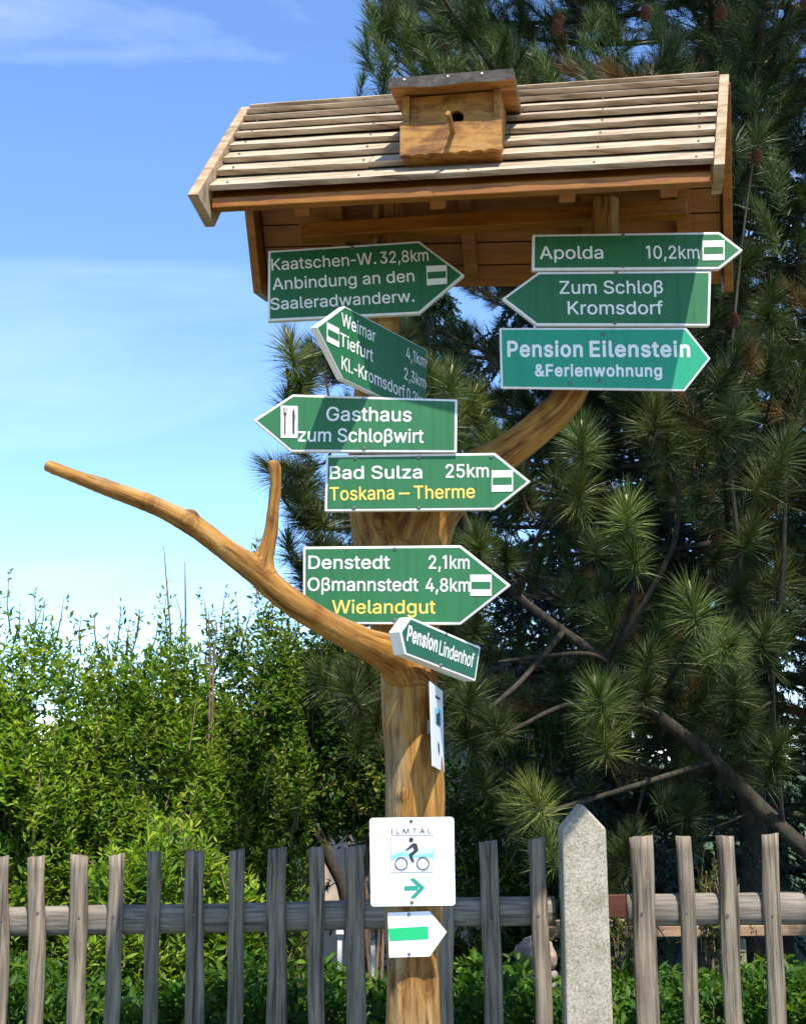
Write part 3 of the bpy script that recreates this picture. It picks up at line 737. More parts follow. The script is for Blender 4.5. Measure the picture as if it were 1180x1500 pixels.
# ------------------------------------------------------------------ lettering
GLYPHS = json.loads(r'''{" ":[188,[]],"b ":[188,[]],"&":[448,[[165,-13,220,-14,244,-10,284,3,328,30,361,-5,432,-6,440,-1,440,11,377,87,396,119,409,159,413,179,412,227,404,232,348,231,343,223,342,203,330,155,324,152,232,263,233,267,256,283,304,327,324,363,329,379,329,431,324,447,300,483,288,495,260,511,228,520,172,520,152,515,124,503,108,491,92,475,76,447,67,407,72,364,84,331,123,279,123,275,88,247,56,215,44,199,32,175,27,151,27,111,44,63,80,23,128,-5],[188,55,164,57,124,81,113,95,105,119,106,147,120,175,168,218,176,215,184,203,276,95,279,87,260,72,236,61,196,53],[184,321,150,371,145,387,146,411,152,427,172,445,204,454,216,451,232,446,248,431,254,415,254,403,250,387,240,367,216,343]]],"b&":[488,[[158,-29,220,-31,248,-27,290,-13,324,6,348,-17,360,-23,436,-23,448,-17,456,-7,458,7,455,19,399,87,421,135,430,175,430,223,424,239,416,246,404,249,352,249,340,246,327,231,320,187,308,196,257,259,257,263,296,295,323,323,345,367,346,407,346,435,341,451,316,491,284,518,264,528,232,537,168,537,124,522,100,507,80,487,60,453,50,407,54,363,69,323,98,279,43,227,29,207,15,179,10,155,10,107,19,75,29,55,40,39,72,7,122,-21],[168,74,148,84,129,103,122,123,122,139,133,163,164,194,172,190,188,171,254,91,232,78,212,73],[188,346,167,375,162,391,163,407,168,418,180,429,210,435,224,430,234,419,237,407,234,395,224,376,204,356]]],",":[190,[[46,-125,93,-126,101,-121,150,55,149,70,144,75,77,76,69,71,40,-109,41,-121]]],"-":[288,[[31,182,257,182,262,186,263,194,263,242,257,250,31,250,26,246,25,238,25,190]]],".":[196,[[83,-10,110,-11,130,-2,150,27,151,50,142,70,126,86,110,92,94,95,74,90,54,70,46,57,45,30,50,14,70,-6]]],"0":[453,[[207,-13,242,-14,298,-1,330,19,354,43,374,71,390,107,403,151,411,199,411,311,407,339,390,403,370,443,358,459,322,495,281,515,242,521,222,524,210,520,190,520,162,511,126,491,98,463,78,435,62,399,49,355,41,303,41,203,49,155,62,107,82,67,94,51,126,19,142,7,183,-9],[218,59,202,61,182,68,151,99,136,131,124,171,119,195,115,263,119,275,119,311,124,339,132,367,147,403,158,419,178,438,202,449,226,453,234,451,250,449,278,435,298,415,316,383,333,323,333,299,337,287,337,223,333,211,332,183,324,151,316,127,302,99,290,83,262,65,230,56]]],"1":[330,[[150,0,236,0,236,527,168,527,60,470,60,385,150,428]]],"2":[453,[[63,-6,382,-7,394,-2,395,54,389,62,182,63,171,66,182,82,302,206,346,258,370,294,387,342,387,398,378,430,362,458,330,490,314,502,285,514,250,520,242,523,206,523,162,514,130,498,114,486,90,462,66,418,61,398,62,358,70,353,126,353,134,359,136,382,143,406,166,434,194,448,210,452,230,453,254,448,274,441,297,422,308,402,313,382,313,362,301,322,274,282,58,50,57,2]]],"3":[453,[[187,-13,250,-14,310,3,346,27,362,43,378,63,390,87,399,119,399,175,378,227,358,251,334,271,289,291,239,299,378,455,379,507,370,516,74,516,65,507,66,451,74,446,130,446,262,446,273,443,150,303,149,251,158,242,206,242,234,238,274,226,290,215,309,195,321,159,320,123,313,103,298,83,274,69,230,56,186,61,154,72,127,99,120,115,118,127,110,139,46,140,38,135,37,119,50,75,62,55,94,23,138,-1]]],"4":[453,[[283,-6,342,-7,350,-2,351,94,358,97,410,97,418,102,419,162,410,171,358,171,351,174,351,314,342,323,286,323,278,318,277,178,274,171,134,171,123,174,247,386,310,490,315,506,306,515,246,515,238,510,42,178,33,158,33,106,42,97,274,97,277,90,277,2]]],"5":[453,[[191,-13,242,-14,285,-5,318,11,338,27,362,51,378,75,390,103,399,155,399,187,394,210,378,255,350,291,322,315,290,331,250,340,202,340,170,331,146,320,143,327,147,339,156,439,166,446,369,447,375,455,375,507,366,516,142,516,98,516,90,510,85,491,69,323,61,279,62,251,66,247,86,242,110,242,126,238,182,265,206,270,234,269,274,254,298,231,308,215,321,175,321,151,316,127,294,87,274,72,234,57,214,56,190,61,162,75,136,107,130,131,126,135,62,136,54,131,53,115,62,83,74,59,90,39,130,7,158,-5]]],"8":[453,[[191,-13,258,-14,298,-5,334,11,366,35,386,59,398,79,407,111,407,159,390,207,378,223,350,251,323,267,342,279,362,299,378,323,387,351,387,407,382,427,370,451,334,491,298,511,258,520,218,524,186,520,138,503,118,491,90,463,70,427,65,407,65,351,74,323,90,299,110,279,129,267,102,251,74,223,62,207,45,159,46,108,66,59,106,19,154,-5],[202,59,178,65,154,76,138,91,124,123,124,155,144,195,174,217,202,226,250,226,278,217,308,195,328,155,328,123,314,91,286,68,242,56,210,56],[210,299,186,305,162,319,144,351,139,371,140,387,155,423,170,438,214,453,242,451,266,445,282,438,294,427,308,403,313,383,312,363,293,323,274,308,258,301,238,297]]],"A":[480,[[15,-6,82,-7,90,-2,102,22,136,122,139,130,146,133,338,132,348,110,382,10,390,-2,398,-7,466,-6,470,-2,470,6,370,278,286,506,274,515,198,514,182,482,22,42,9,2],[170,207,168,214,218,358,236,422,238,425,244,414,257,370,312,210,302,207]]],"B":[456,[[59,-6,282,-7,325,2,346,10,370,22,398,50,418,86,423,106,423,170,418,189,402,218,382,242,339,266,374,290,398,326,407,374,396,426,386,450,350,486,334,498,298,511,274,515,66,515,54,510,53,6,54,-2],[134,63,131,70,131,218,134,225,250,225,302,212,322,198,341,170,349,142,344,114,337,98,326,86,298,72,246,63],[134,291,131,298,131,438,134,445,250,445,290,436,306,425,320,406,328,382,329,362,317,330,298,310,266,296,238,291]]],"D":[502,[[59,-6,246,-7,278,-3,314,6,358,26,386,46,418,78,442,118,459,166,467,206,467,306,458,349,446,382,422,426,398,450,362,482,330,498,282,511,254,515,66,515,54,510,53,6,54,-2],[134,63,131,70,131,442,138,445,234,445,266,440,318,421,346,398,357,386,372,358,384,322,393,266,384,186,365,138,354,122,330,98,306,84,274,72,218,63]]],"E":[419,[[59,-6,370,-7,378,-6,382,-1,383,54,377,62,138,63,134,63,131,70,131,214,134,221,357,222,363,230,362,286,350,291,138,291,134,291,131,298,131,438,134,445,366,445,374,446,378,451,379,506,370,515,66,515,54,510,53,6,54,-2]]],"bE":[459,[[52,-22,374,-24,390,-18,399,-6,400,58,394,70,382,79,154,80,150,81,148,86,150,203,364,206,374,214,380,226,380,282,374,298,366,305,354,308,149,310,150,427,370,428,386,434,395,446,395,514,386,526,374,532,62,532,50,529,42,522,36,506,36,2,42,-14]]],"F":[410,[[59,-6,122,-7,130,-2,131,206,134,213,342,213,354,218,355,274,349,282,138,283,131,286,131,442,138,445,230,445,370,446,375,458,375,506,370,514,66,515,54,510,53,6,54,-2]]],"bF":[450,[[52,-22,126,-24,138,-18,145,-10,148,2,150,195,346,196,358,199,369,210,372,222,372,278,366,290,356,298,149,302,150,427,286,428,370,428,386,438,392,454,392,510,386,522,374,531,62,532,50,529,39,518,36,502,36,2,42,-14]]],"G":[520,[[247,-13,294,-14,362,3,410,31,438,59,466,103,483,159,487,255,478,264,282,263,277,251,277,199,282,191,398,190,405,187,400,151,385,119,374,103,346,80,322,69,290,61,258,60,234,65,218,69,186,84,166,99,143,127,120,179,111,223,111,283,120,327,139,375,162,407,190,427,234,445,270,450,302,445,326,437,350,423,377,395,398,351,406,343,473,343,478,348,479,363,470,391,454,423,422,463,386,491,346,511,306,520,258,524,246,520,222,520,178,507,134,483,110,463,82,431,54,379,37,319,37,299,33,287,33,223,46,151,62,111,74,91,98,59,122,35,150,15,182,-1,218,-10]]],"I":[175,[[46,0,128,0,128,527,46,527]]],"K":[467,[[59,-6,122,-7,130,-2,132,162,166,202,194,229,198,230,366,-2,374,-7,442,-7,454,-2,454,6,438,30,255,286,255,290,282,322,370,414,438,486,451,506,442,515,358,514,166,306,134,267,131,278,130,509,126,514,118,515,62,515,54,510,53,6,54,-2]]],"L":[393,[[59,-6,354,-7,362,-6,367,2,367,54,361,62,138,63,131,66,131,286,130,510,122,515,62,515,53,506,53,6,54,-2]]],"M":[628,[[59,-6,122,-7,131,2,131,322,127,342,130,377,158,298,282,-6,342,-7,350,-2,462,282,494,373,497,358,498,-2,510,-7,566,-7,574,-2,575,166,575,502,570,514,478,515,466,506,350,206,320,114,314,103,282,198,162,506,150,515,59,514,54,510,53,502,53,6,54,-2]]],"O":[533,[[247,-13,286,-14,349,-1,390,19,410,35,446,71,462,95,478,127,499,203,499,303,495,323,474,391,450,431,426,459,394,487,354,507,329,515,310,520,282,521,258,524,246,520,222,520,191,511,146,491,126,475,86,435,58,387,41,335,33,279,33,231,45,155,54,131,82,79,114,43,146,19,199,-5],[238,63,218,69,170,95,132,147,120,179,112,219,111,283,128,351,147,387,166,409,186,426,222,441,266,450,290,446,314,441,346,426,374,403,397,371,412,331,420,299,421,215,412,175,401,147,382,115,362,95,342,80,306,65,286,60,246,60]]],"P":[445,[[59,-6,122,-7,130,-2,131,170,134,177,234,177,246,181,278,181,301,186,358,214,382,238,398,262,415,318,415,378,398,434,366,470,342,490,310,506,270,515,66,515,54,510,53,6,54,-2],[134,247,131,254,131,438,134,445,250,445,294,432,310,421,325,402,332,382,337,362,337,334,325,294,306,270,278,256,258,251,234,251,222,247]]],"bP":[485,[[52,-22,126,-24,138,-18,145,-10,148,2,150,159,234,160,250,164,282,164,318,173,370,202,394,226,413,254,432,314,432,382,413,442,374,487,350,505,318,521,274,532,62,532,50,529,39,518,36,502,36,2,42,-14],[150,265,150,427,246,428,270,423,298,407,311,390,320,358,320,342,311,306,297,286,274,273,254,268,218,264]]],"S":[447,[[189,-15,260,-16,300,-7,352,17,388,53,408,89,413,105,413,169,408,189,392,217,368,241,312,273,172,315,148,329,132,345,126,357,122,373,126,397,140,421,176,443,216,452,236,452,276,443,296,432,316,413,326,397,328,381,336,373,400,372,408,377,409,385,400,425,384,453,356,481,328,501,300,513,264,522,248,522,192,522,172,518,144,509,112,493,96,481,68,453,47,405,48,342,60,309,84,281,104,265,164,237,292,199,316,185,334,161,339,145,338,129,324,97,304,78,272,63,252,58,192,59,152,74,125,97,108,141,40,142,32,137,31,125,36,102,56,57,92,21,136,-3]]],"T":[449,[[191,-6,254,-7,263,2,263,442,270,445,414,445,423,454,423,506,418,514,258,515,34,515,25,506,25,454,30,446,178,445,185,442,185,6,186,-2]]],"W":[686,[[155,-6,230,-7,238,-2,342,389,446,2,458,-7,530,-7,538,-2,675,498,674,510,666,515,602,514,594,506,582,461,498,130,494,111,488,118,463,226,394,489,382,514,306,515,298,510,194,107,188,122,159,246,90,510,82,515,14,514,9,506,10,499,146,3]]],"Z":[438,[[43,-6,394,-7,406,-2,407,54,398,63,146,63,132,66,194,150,402,454,403,506,398,514,46,515,34,510,33,454,42,445,290,445,305,442,266,390,38,54,37,2]]],"a":[389,[[137,-15,180,-16,216,-7,240,5,256,17,268,32,271,1,276,-7,336,-8,344,-3,345,257,337,305,324,333,312,349,288,369,263,381,220,390,160,390,124,381,80,357,51,325,36,301,36,289,44,281,92,268,104,269,124,297,152,315,184,324,212,323,236,316,256,301,266,281,268,257,260,243,236,235,120,218,92,209,64,193,36,165,28,149,23,125,23,85,36,49,48,33,76,5,112,-11],[140,57,120,65,102,89,102,121,108,133,120,144,148,155,236,169,264,176,271,173,271,149,266,121,252,89,232,70,196,55,148,54]]],"b":[424,[[204,-14,259,-15,287,-6,319,10,343,30,363,54,379,86,396,146,396,230,392,250,379,294,363,322,343,346,315,370,291,382,259,391,203,391,163,378,143,362,123,339,120,346,120,390,119,510,111,515,55,515,46,506,46,2,55,-7,115,-6,120,2,123,37,139,18,159,2,183,-10],[195,58,167,71,147,90,129,126,120,166,121,218,133,262,140,278,159,302,183,316,199,320,239,321,247,318,271,309,287,294,298,282,309,258,322,206,322,174,317,146,298,98,279,74,239,56,203,55]]],"c":[396,[[185,-14,232,-15,256,-11,304,10,344,46,368,90,368,105,363,110,304,123,296,118,286,94,268,74,240,60,220,55,192,55,172,60,156,67,132,90,121,106,110,138,105,162,105,214,114,250,129,282,152,306,188,321,224,321,244,316,264,306,280,290,288,274,296,262,304,257,316,257,364,270,369,278,368,286,344,330,316,358,272,382,236,391,180,391,144,382,112,366,96,354,68,326,48,294,40,274,27,210,27,166,35,118,48,82,72,46,112,10,144,-6]]],"d":[424,[[165,-14,220,-15,240,-10,272,6,304,41,307,2,312,-6,372,-7,380,-1,381,506,372,515,308,514,303,506,303,458,303,354,300,343,272,370,239,386,216,391,168,391,149,386,100,362,68,330,48,298,36,265,27,226,27,154,36,111,44,90,68,46,96,18,128,-2],[180,58,152,70,132,90,122,106,110,138,105,162,106,222,117,262,133,290,144,302,160,313,180,320,228,320,248,313,264,302,279,286,294,258,303,218,302,154,287,106,264,74,224,56,188,55]]],"e":[404,[[189,-14,240,-15,264,-11,312,10,336,30,360,58,368,74,372,94,352,103,308,111,300,106,288,86,276,74,252,60,236,55,188,56,156,67,128,90,110,126,105,158,112,161,368,161,377,170,377,230,373,258,364,286,356,306,340,330,308,362,288,374,255,386,232,391,176,391,144,382,100,358,64,322,48,294,27,222,27,166,40,102,48,82,68,50,100,18,136,-2],[108,227,106,238,114,262,125,282,148,306,168,316,184,321,228,320,256,309,272,294,283,282,294,258,299,238,296,227]]],"be":[444,[[182,-30,240,-32,268,-28,320,-5,340,9,372,46,389,82,389,98,384,106,372,115,320,128,304,128,292,122,272,95,250,78,232,72,196,72,172,79,145,98,127,130,127,142,378,146,388,154,394,166,394,238,390,254,389,266,372,312,352,342,316,377,296,389,256,404,232,408,176,408,140,399,88,370,52,334,31,298,10,226,10,162,23,98,33,74,56,38,88,6,132,-19],[132,244,128,246,130,254,141,274,160,293,176,300,188,304,220,304,240,297,256,285,267,274,275,258,278,250,276,245]]],"f":[254,[[81,-6,140,-7,149,2,149,318,156,321,228,321,237,330,236,382,228,387,152,387,149,394,150,434,156,450,176,464,212,465,224,461,232,466,244,495,248,522,240,530,224,535,164,535,140,530,124,522,96,498,80,474,75,458,75,390,68,387,8,387,0,381,-1,330,4,322,68,321,75,318,75,6,76,-2]]],"g":[425,[[181,-157,236,-158,300,-141,316,-133,348,-105,372,-65,381,-5,380,379,372,384,312,383,307,375,304,340,272,371,239,387,212,392,184,392,153,387,108,367,80,343,56,311,36,267,27,227,27,155,31,135,36,115,52,79,88,35,104,23,149,3,168,-2,220,-2,268,15,288,31,300,46,302,43,302,-29,292,-53,260,-79,232,-88,176,-87,140,-72,104,-36,92,-37,44,-65,44,-73,52,-89,92,-129,137,-149],[176,71,148,83,128,103,114,131,105,167,106,223,121,271,144,303,184,321,220,322,229,319,248,313,264,303,283,283,294,259,303,227,302,155,287,111,276,95,260,80,244,73,224,68,184,68]]],"bg":[465,[[174,-173,240,-175,308,-156,344,-133,364,-113,389,-69,398,-9,397,383,388,395,376,401,312,401,300,395,288,381,266,395,220,409,184,409,152,405,100,382,80,367,52,335,31,299,19,271,10,231,10,151,19,111,29,87,60,39,80,19,96,8,132,-10,164,-19,224,-19,256,-10,284,5,285,3,286,-21,276,-44,252,-63,228,-71,184,-71,168,-66,145,-53,120,-25,104,-19,88,-20,68,-30,36,-49,29,-57,26,-73,37,-97,80,-141,120,-162,152,-171],[184,86,157,99,141,115,133,131,122,171,122,215,135,259,153,287,192,305,222,303,240,297,255,287,267,275,276,257,286,223,286,163,275,127,252,96,220,85]]],"h":[410,[[52,-6,111,-7,119,-2,121,242,129,270,143,294,155,305,171,313,199,321,231,320,251,312,275,290,281,278,290,234,291,-2,299,-7,359,-6,364,6,364,238,364,270,351,318,335,342,307,370,295,378,255,391,203,391,151,370,123,347,120,358,119,510,111,515,51,514,46,502,46,6,47,-2]]],"bh":[450,[[45,-22,115,-24,127,-18,134,-10,137,2,137,234,146,266,159,285,183,299,203,304,223,304,246,294,262,278,269,254,273,226,273,2,276,-10,283,-18,295,-24,355,-24,371,-18,378,-10,381,2,381,242,381,274,366,326,351,350,315,386,279,403,259,408,203,408,171,399,139,384,137,506,131,522,123,529,111,532,55,532,39,526,32,518,29,506,29,2,35,-14]]],"i":[167,[[52,-6,111,-7,120,2,120,374,119,382,114,386,55,387,46,378,46,6,47,-2],[68,438,103,438,123,454,131,466,132,498,127,510,115,522,98,530,75,531,55,522,39,506,35,494,34,474,39,462,55,446]]],"bi":[207,[[45,-22,115,-24,127,-18,137,-2,137,378,131,394,121,402,51,404,39,398,29,382,29,2,35,-14],[61,422,99,420,111,423,123,430,139,446,148,462,149,502,142,518,127,534,105,546,75,548,63,545,43,534,22,510,17,490,20,462,27,450,43,433]]],"k":[381,[[52,-6,111,-7,119,-2,121,134,151,165,155,165,171,146,291,-6,367,-7,375,-2,375,10,212,214,215,222,355,362,367,375,367,382,362,386,283,386,123,227,120,238,119,509,115,514,107,515,55,515,47,510,46,6,47,-2]]],"l":[189,[[112,-8,163,-9,183,-4,188,8,180,48,175,56,167,61,131,64,125,72,120,88,119,512,111,517,55,517,47,512,46,504,46,60,55,32,67,16,83,4]]],"bl":[229,[[105,-24,163,-26,187,-21,199,-12,205,4,197,52,191,64,175,77,143,79,137,92,137,508,134,520,127,528,111,534,51,534,35,524,29,508,29,56,40,24,55,4,75,-11]]],"m":[610,[[52,-6,111,-7,119,-2,121,250,135,290,159,313,179,320,215,321,239,313,255,298,265,278,266,6,271,-6,335,-7,343,-2,344,262,359,298,383,316,399,321,443,320,469,306,485,278,490,254,490,70,490,2,495,-6,555,-7,564,2,564,282,559,306,547,334,515,370,495,382,467,391,403,391,355,370,319,335,283,374,263,386,247,391,191,391,175,386,147,370,123,347,120,378,115,386,55,387,47,382,46,374,46,6,47,-2]]],"n":[410,[[52,-6,111,-7,119,-2,121,242,129,270,143,294,155,305,179,316,195,321,231,320,255,310,275,290,281,278,290,234,291,-2,303,-7,355,-7,363,-2,364,110,364,266,360,290,347,326,335,342,307,370,275,386,255,391,203,391,151,370,123,347,120,378,115,386,51,386,46,374,46,6,47,-2]]],"bn":[450,[[45,-22,115,-24,127,-18,135,-8,137,234,146,266,156,282,183,299,199,304,227,303,246,294,264,274,273,230,273,2,276,-10,283,-18,299,-24,355,-24,367,-21,375,-14,381,2,381,114,381,270,376,298,366,326,351,350,315,386,279,403,255,408,199,408,169,398,139,383,127,398,115,404,45,402,32,390,29,374,29,2,35,-14]]],"o":[415,[[185,-14,228,-15,255,-10,304,10,324,26,344,46,372,94,385,138,385,158,389,170,389,206,380,257,372,282,344,330,304,366,272,382,232,391,176,391,157,386,112,366,92,350,68,326,48,294,35,258,27,210,27,166,35,118,48,82,68,50,112,10,144,-6],[184,58,172,60,152,70,132,90,117,114,105,162,106,218,114,250,129,282,152,306,184,320,232,320,252,313,272,298,287,282,302,250,311,214,310,158,294,106,268,74,244,60,228,56,192,55]]],"bo":[455,[[178,-30,228,-32,256,-28,286,-18,316,-2,356,34,375,62,389,90,402,134,406,174,402,242,389,286,375,314,356,342,316,378,276,399,240,408,176,408,152,403,104,381,84,366,56,338,33,302,19,266,10,214,10,166,19,110,33,74,56,38,84,10,104,-5,140,-23],[192,73,164,83,145,102,133,122,122,166,122,210,133,250,145,274,161,290,192,304,224,304,240,299,256,289,275,266,286,242,294,210,294,166,278,114,259,90,236,76,220,72]]],"p":[424,[[52,-149,111,-150,119,-145,120,31,123,38,147,11,183,-9,199,-14,263,-14,315,7,343,31,363,55,379,83,396,147,396,231,379,291,367,315,347,339,319,367,287,383,243,392,211,392,175,383,159,375,139,359,123,340,120,375,115,383,55,384,47,379,46,-137,47,-145],[195,59,171,68,153,83,129,127,120,167,120,211,125,239,140,279,171,310,203,322,235,322,244,319,279,303,294,287,309,259,322,207,322,171,317,143,302,103,275,72,243,57,203,56]]],"r":[259,[[52,-6,111,-7,119,-1,120,242,125,262,136,286,147,298,171,312,191,317,243,317,251,322,251,386,243,391,211,391,191,391,171,386,147,374,123,351,120,378,115,386,55,387,47,382,46,6,47,-2]]],"br":[299,[[45,-22,115,-24,127,-18,134,-10,137,2,137,234,141,254,152,278,175,295,195,300,247,300,259,306,266,314,269,326,268,390,255,405,239,408,187,408,135,389,127,398,115,404,55,404,43,401,32,390,29,374,29,2,35,-14]]],"s":[365,[[151,-14,214,-15,238,-10,278,6,302,26,326,54,339,98,339,114,330,150,306,182,266,206,154,236,126,250,116,270,120,290,134,310,154,320,174,325,206,324,234,313,246,302,258,278,267,270,322,281,330,286,330,297,318,326,290,358,250,382,206,391,158,391,138,387,90,366,54,330,41,298,41,250,50,226,58,214,86,186,110,174,147,162,234,140,256,122,261,102,256,86,250,78,222,60,182,51,154,56,122,70,108,90,102,110,97,114,54,107,34,102,30,98,30,83,46,46,78,14,102,-2]]],"bs":[405,[[144,-30,218,-32,242,-27,286,-9,302,2,330,30,347,58,356,94,356,118,347,154,338,170,318,194,298,209,272,222,158,253,140,262,135,270,136,282,143,294,158,303,178,308,198,308,226,297,246,266,254,258,266,252,330,265,345,278,348,298,341,318,322,350,302,371,256,398,214,408,158,408,134,404,82,381,42,342,24,302,25,242,42,206,74,174,104,158,142,145,226,124,240,114,243,106,240,94,230,83,206,73,182,69,158,73,134,83,124,98,114,122,102,131,86,132,46,123,26,117,18,110,12,98,12,82,34,34,70,-2,86,-13,122,-27]]],"t":[227,[[149,-10,196,-11,216,-6,221,2,208,54,200,59,152,60,140,70,133,90,133,318,140,321,208,322,213,330,213,378,204,387,140,387,133,390,133,462,132,474,124,479,64,478,59,470,59,390,52,387,8,387,0,382,-1,330,8,321,52,321,59,318,59,70,64,50,88,14,116,-2]]],"bt":[267,[[142,-26,196,-28,220,-23,232,-14,238,2,229,50,220,66,204,76,160,76,154,82,150,94,151,302,208,304,220,310,230,326,230,374,227,390,214,402,151,406,150,470,147,482,140,490,128,496,68,496,52,490,42,474,41,406,-4,401,-15,390,-18,374,-18,326,-12,314,4,304,41,302,42,66,47,46,60,22,76,2,110,-18]]],"u":[410,[[156,-11,207,-12,235,-3,259,9,287,36,290,1,295,-7,355,-8,363,-3,364,377,355,386,295,385,290,373,290,141,285,121,270,89,255,74,215,58,183,59,159,67,139,85,129,101,120,141,119,380,111,386,51,385,46,373,46,109,50,89,63,53,99,13,127,-3]]],"bu":[450,[[149,-27,211,-29,241,-19,271,-4,283,-19,291,-24,355,-25,371,-19,380,-7,380,385,371,397,355,403,295,403,279,393,273,377,273,145,268,125,256,101,245,89,211,75,191,75,167,83,152,97,142,117,137,145,136,385,127,397,111,403,51,403,35,393,29,373,29,105,34,81,44,53,59,29,91,-3,121,-19]]],"w":[567,[[138,-6,197,-7,205,-2,269,215,279,258,285,269,361,-2,373,-7,429,-7,437,-2,550,366,549,381,544,386,477,386,469,369,445,285,404,130,399,110,397,107,395,110,374,202,341,321,325,378,317,386,253,387,245,382,196,210,175,118,169,107,141,217,93,382,85,387,21,386,16,378,17,371,121,27,129,2]]],"bw":[607,[[131,-22,201,-24,217,-14,230,14,280,194,285,199,336,18,349,-14,357,-21,369,-24,429,-24,445,-18,458,6,566,358,567,382,557,398,545,404,477,404,461,394,452,374,407,210,397,182,342,382,325,401,313,404,253,404,241,401,233,394,169,182,114,378,105,394,97,401,85,404,25,404,9,398,0,386,0,366,112,-2,120,-14]]],"z":[380,[[41,-6,332,-7,344,-2,345,54,339,62,152,63,141,66,340,326,340,382,328,387,56,387,44,382,43,326,48,318,228,317,239,314,36,50,35,2]]],"β":[414,[[52,-149,111,-150,119,-145,120,15,123,26,155,-1,176,-9,199,-14,247,-14,291,-1,307,7,347,43,363,63,375,88,384,139,379,186,359,227,331,255,296,275,323,295,343,315,360,355,360,403,355,427,343,455,323,479,291,503,243,520,191,524,135,511,99,491,67,455,55,431,46,395,46,-137,47,-145],[195,59,179,61,151,75,129,103,121,131,120,379,125,399,139,427,159,441,187,450,223,450,251,441,267,431,285,399,286,387,286,367,281,351,263,323,235,309,211,304,179,304,171,299,170,243,179,234,243,233,267,225,291,203,306,167,306,131,301,111,287,87,263,68,223,56]]]}''')
def text_mesh(s, bold=False, tight=1.0):
    """lettering as a flat filled mesh: verts [(x, y)], faces, in 1000-per-em units"""
    cu = bpy.data.curves.new('lettering_outline', 'CURVE'); cu.dimensions = '2D'; cu.fill_mode = 'FRONT'
    x = 0.0
    for ch in s:
        adv, polys = GLYPHS[('b' + ch) if bold and ('b' + ch) in GLYPHS and len(ch) == 1 else ch]
        for pl in polys:
            sp_ = cu.splines.new('POLY'); k = len(pl) // 2
            sp_.points.add(k - 1)
            for i in range(k): sp_.points[i].co = ((x + pl[2 * i]) / 1000.0, pl[2 * i + 1] / 1000.0, 0, 1)
            sp_.use_cyclic_u = True
        x += adv * tight
    ob = bpy.data.objects.new('lettering_outline', cu); COL.objects.link(ob)
    d = bpy.context.evaluated_depsgraph_get()
    me = bpy.data.meshes.new_from_object(ob.evaluated_get(d))
    vs = [(v.co.x, v.co.y) for v in me.vertices]; fs = [list(p.vertices) for p in me.polygons]
    bpy.data.objects.remove(ob); bpy.data.curves.remove(cu); bpy.data.meshes.remove(me)
    return vs, fs
CAPH = 0.52
_hv = text_mesh('D')[0]; CAPH = max(y for x, y in _hv) - min(y for x, y in _hv)

class Plane:
    def __init__(self, anchor, yaw):
        self.A = Vector(anchor); th = R(yaw)
        self.D = Vector((math.cos(th), math.sin(th), 0)); self.Nn = Vector((math.sin(th), -math.cos(th), 0))
    def hit(self, px, py, lift=0.0):
        d = ray(px, py); A = self.A + self.Nn * lift
        return CAM + d * ((A - CAM).dot(self.Nn) / d.dot(self.Nn))
    def st(self, p):
        q = p - self.A; return (q.dot(self.D), q.z)
    def at(self, s, t, lift=0.0):
        return self.A + self.D * s + Vector((0, 0, t)) + self.Nn * lift

def inset(poly, w_):
    """poly: [(s, t)] convex; returns it shrunk by w_"""
    n = len(poly)
    area = sum(poly[i][0] * poly[(i + 1) % n][1] - poly[(i + 1) % n][0] * poly[i][1] for i in range(n))
    sg = 1 if area > 0 else -1
    lines = []
    for i in range(n):
        a, b_ = Vector(poly[i]), Vector(poly[(i + 1) % n]); d = (b_ - a).normalized()
        nn = Vector((-d.y, d.x)) * sg
        lines.append((a + nn * w_, d))
    out = []
    for i in range(n):
        (p, d), (q, e) = lines[i - 1], lines[i]
        den = d.x * e.y - d.y * e.x
        t = ((q.x - p.x) * e.y - (q.y - p.y) * e.x) / den
        r = p + d * t; out.append((r.x, r.y))
    return out

def sheet(mb, pl, pts_px, lift, th=0.0012):
    mb.prism([pl.hit(x, y, 0) + pl.Nn * lift for x, y in pts_px], pl.Nn * th)

def put_text(mb, pl, s, x0, y0, x1, y1, cap, lift, bold=False, tight=1.0):
    vs, fs = text_mesh(s, bold, tight)
    xa, xb = min(v[0] for v in vs), max(v[0] for v in vs)
    p0, p1 = pl.hit(x0, y0), pl.hit(x1, y1)
    s0, s1 = Vector(pl.st(p0)), Vector(pl.st(p1))
    d = s1 - s0; kx = d.length / (xb - xa); d.normalize(); up = Vector((-d.y, d.x))
    xm, ym = (x0 + x1) / 2, (y0 + y1) / 2
    hq = (Vector(pl.st(pl.hit(xm, ym - cap))) - Vector(pl.st(pl.hit(xm, ym)))).length
    ky = hq / CAPH
    pts = []
    for x, y in vs:
        q = s0 + d * ((x - xa) * kx) + up * (y * ky)
        pts.append(pl.at(q.x, q.y, lift))
    mb.add(pts, fs)

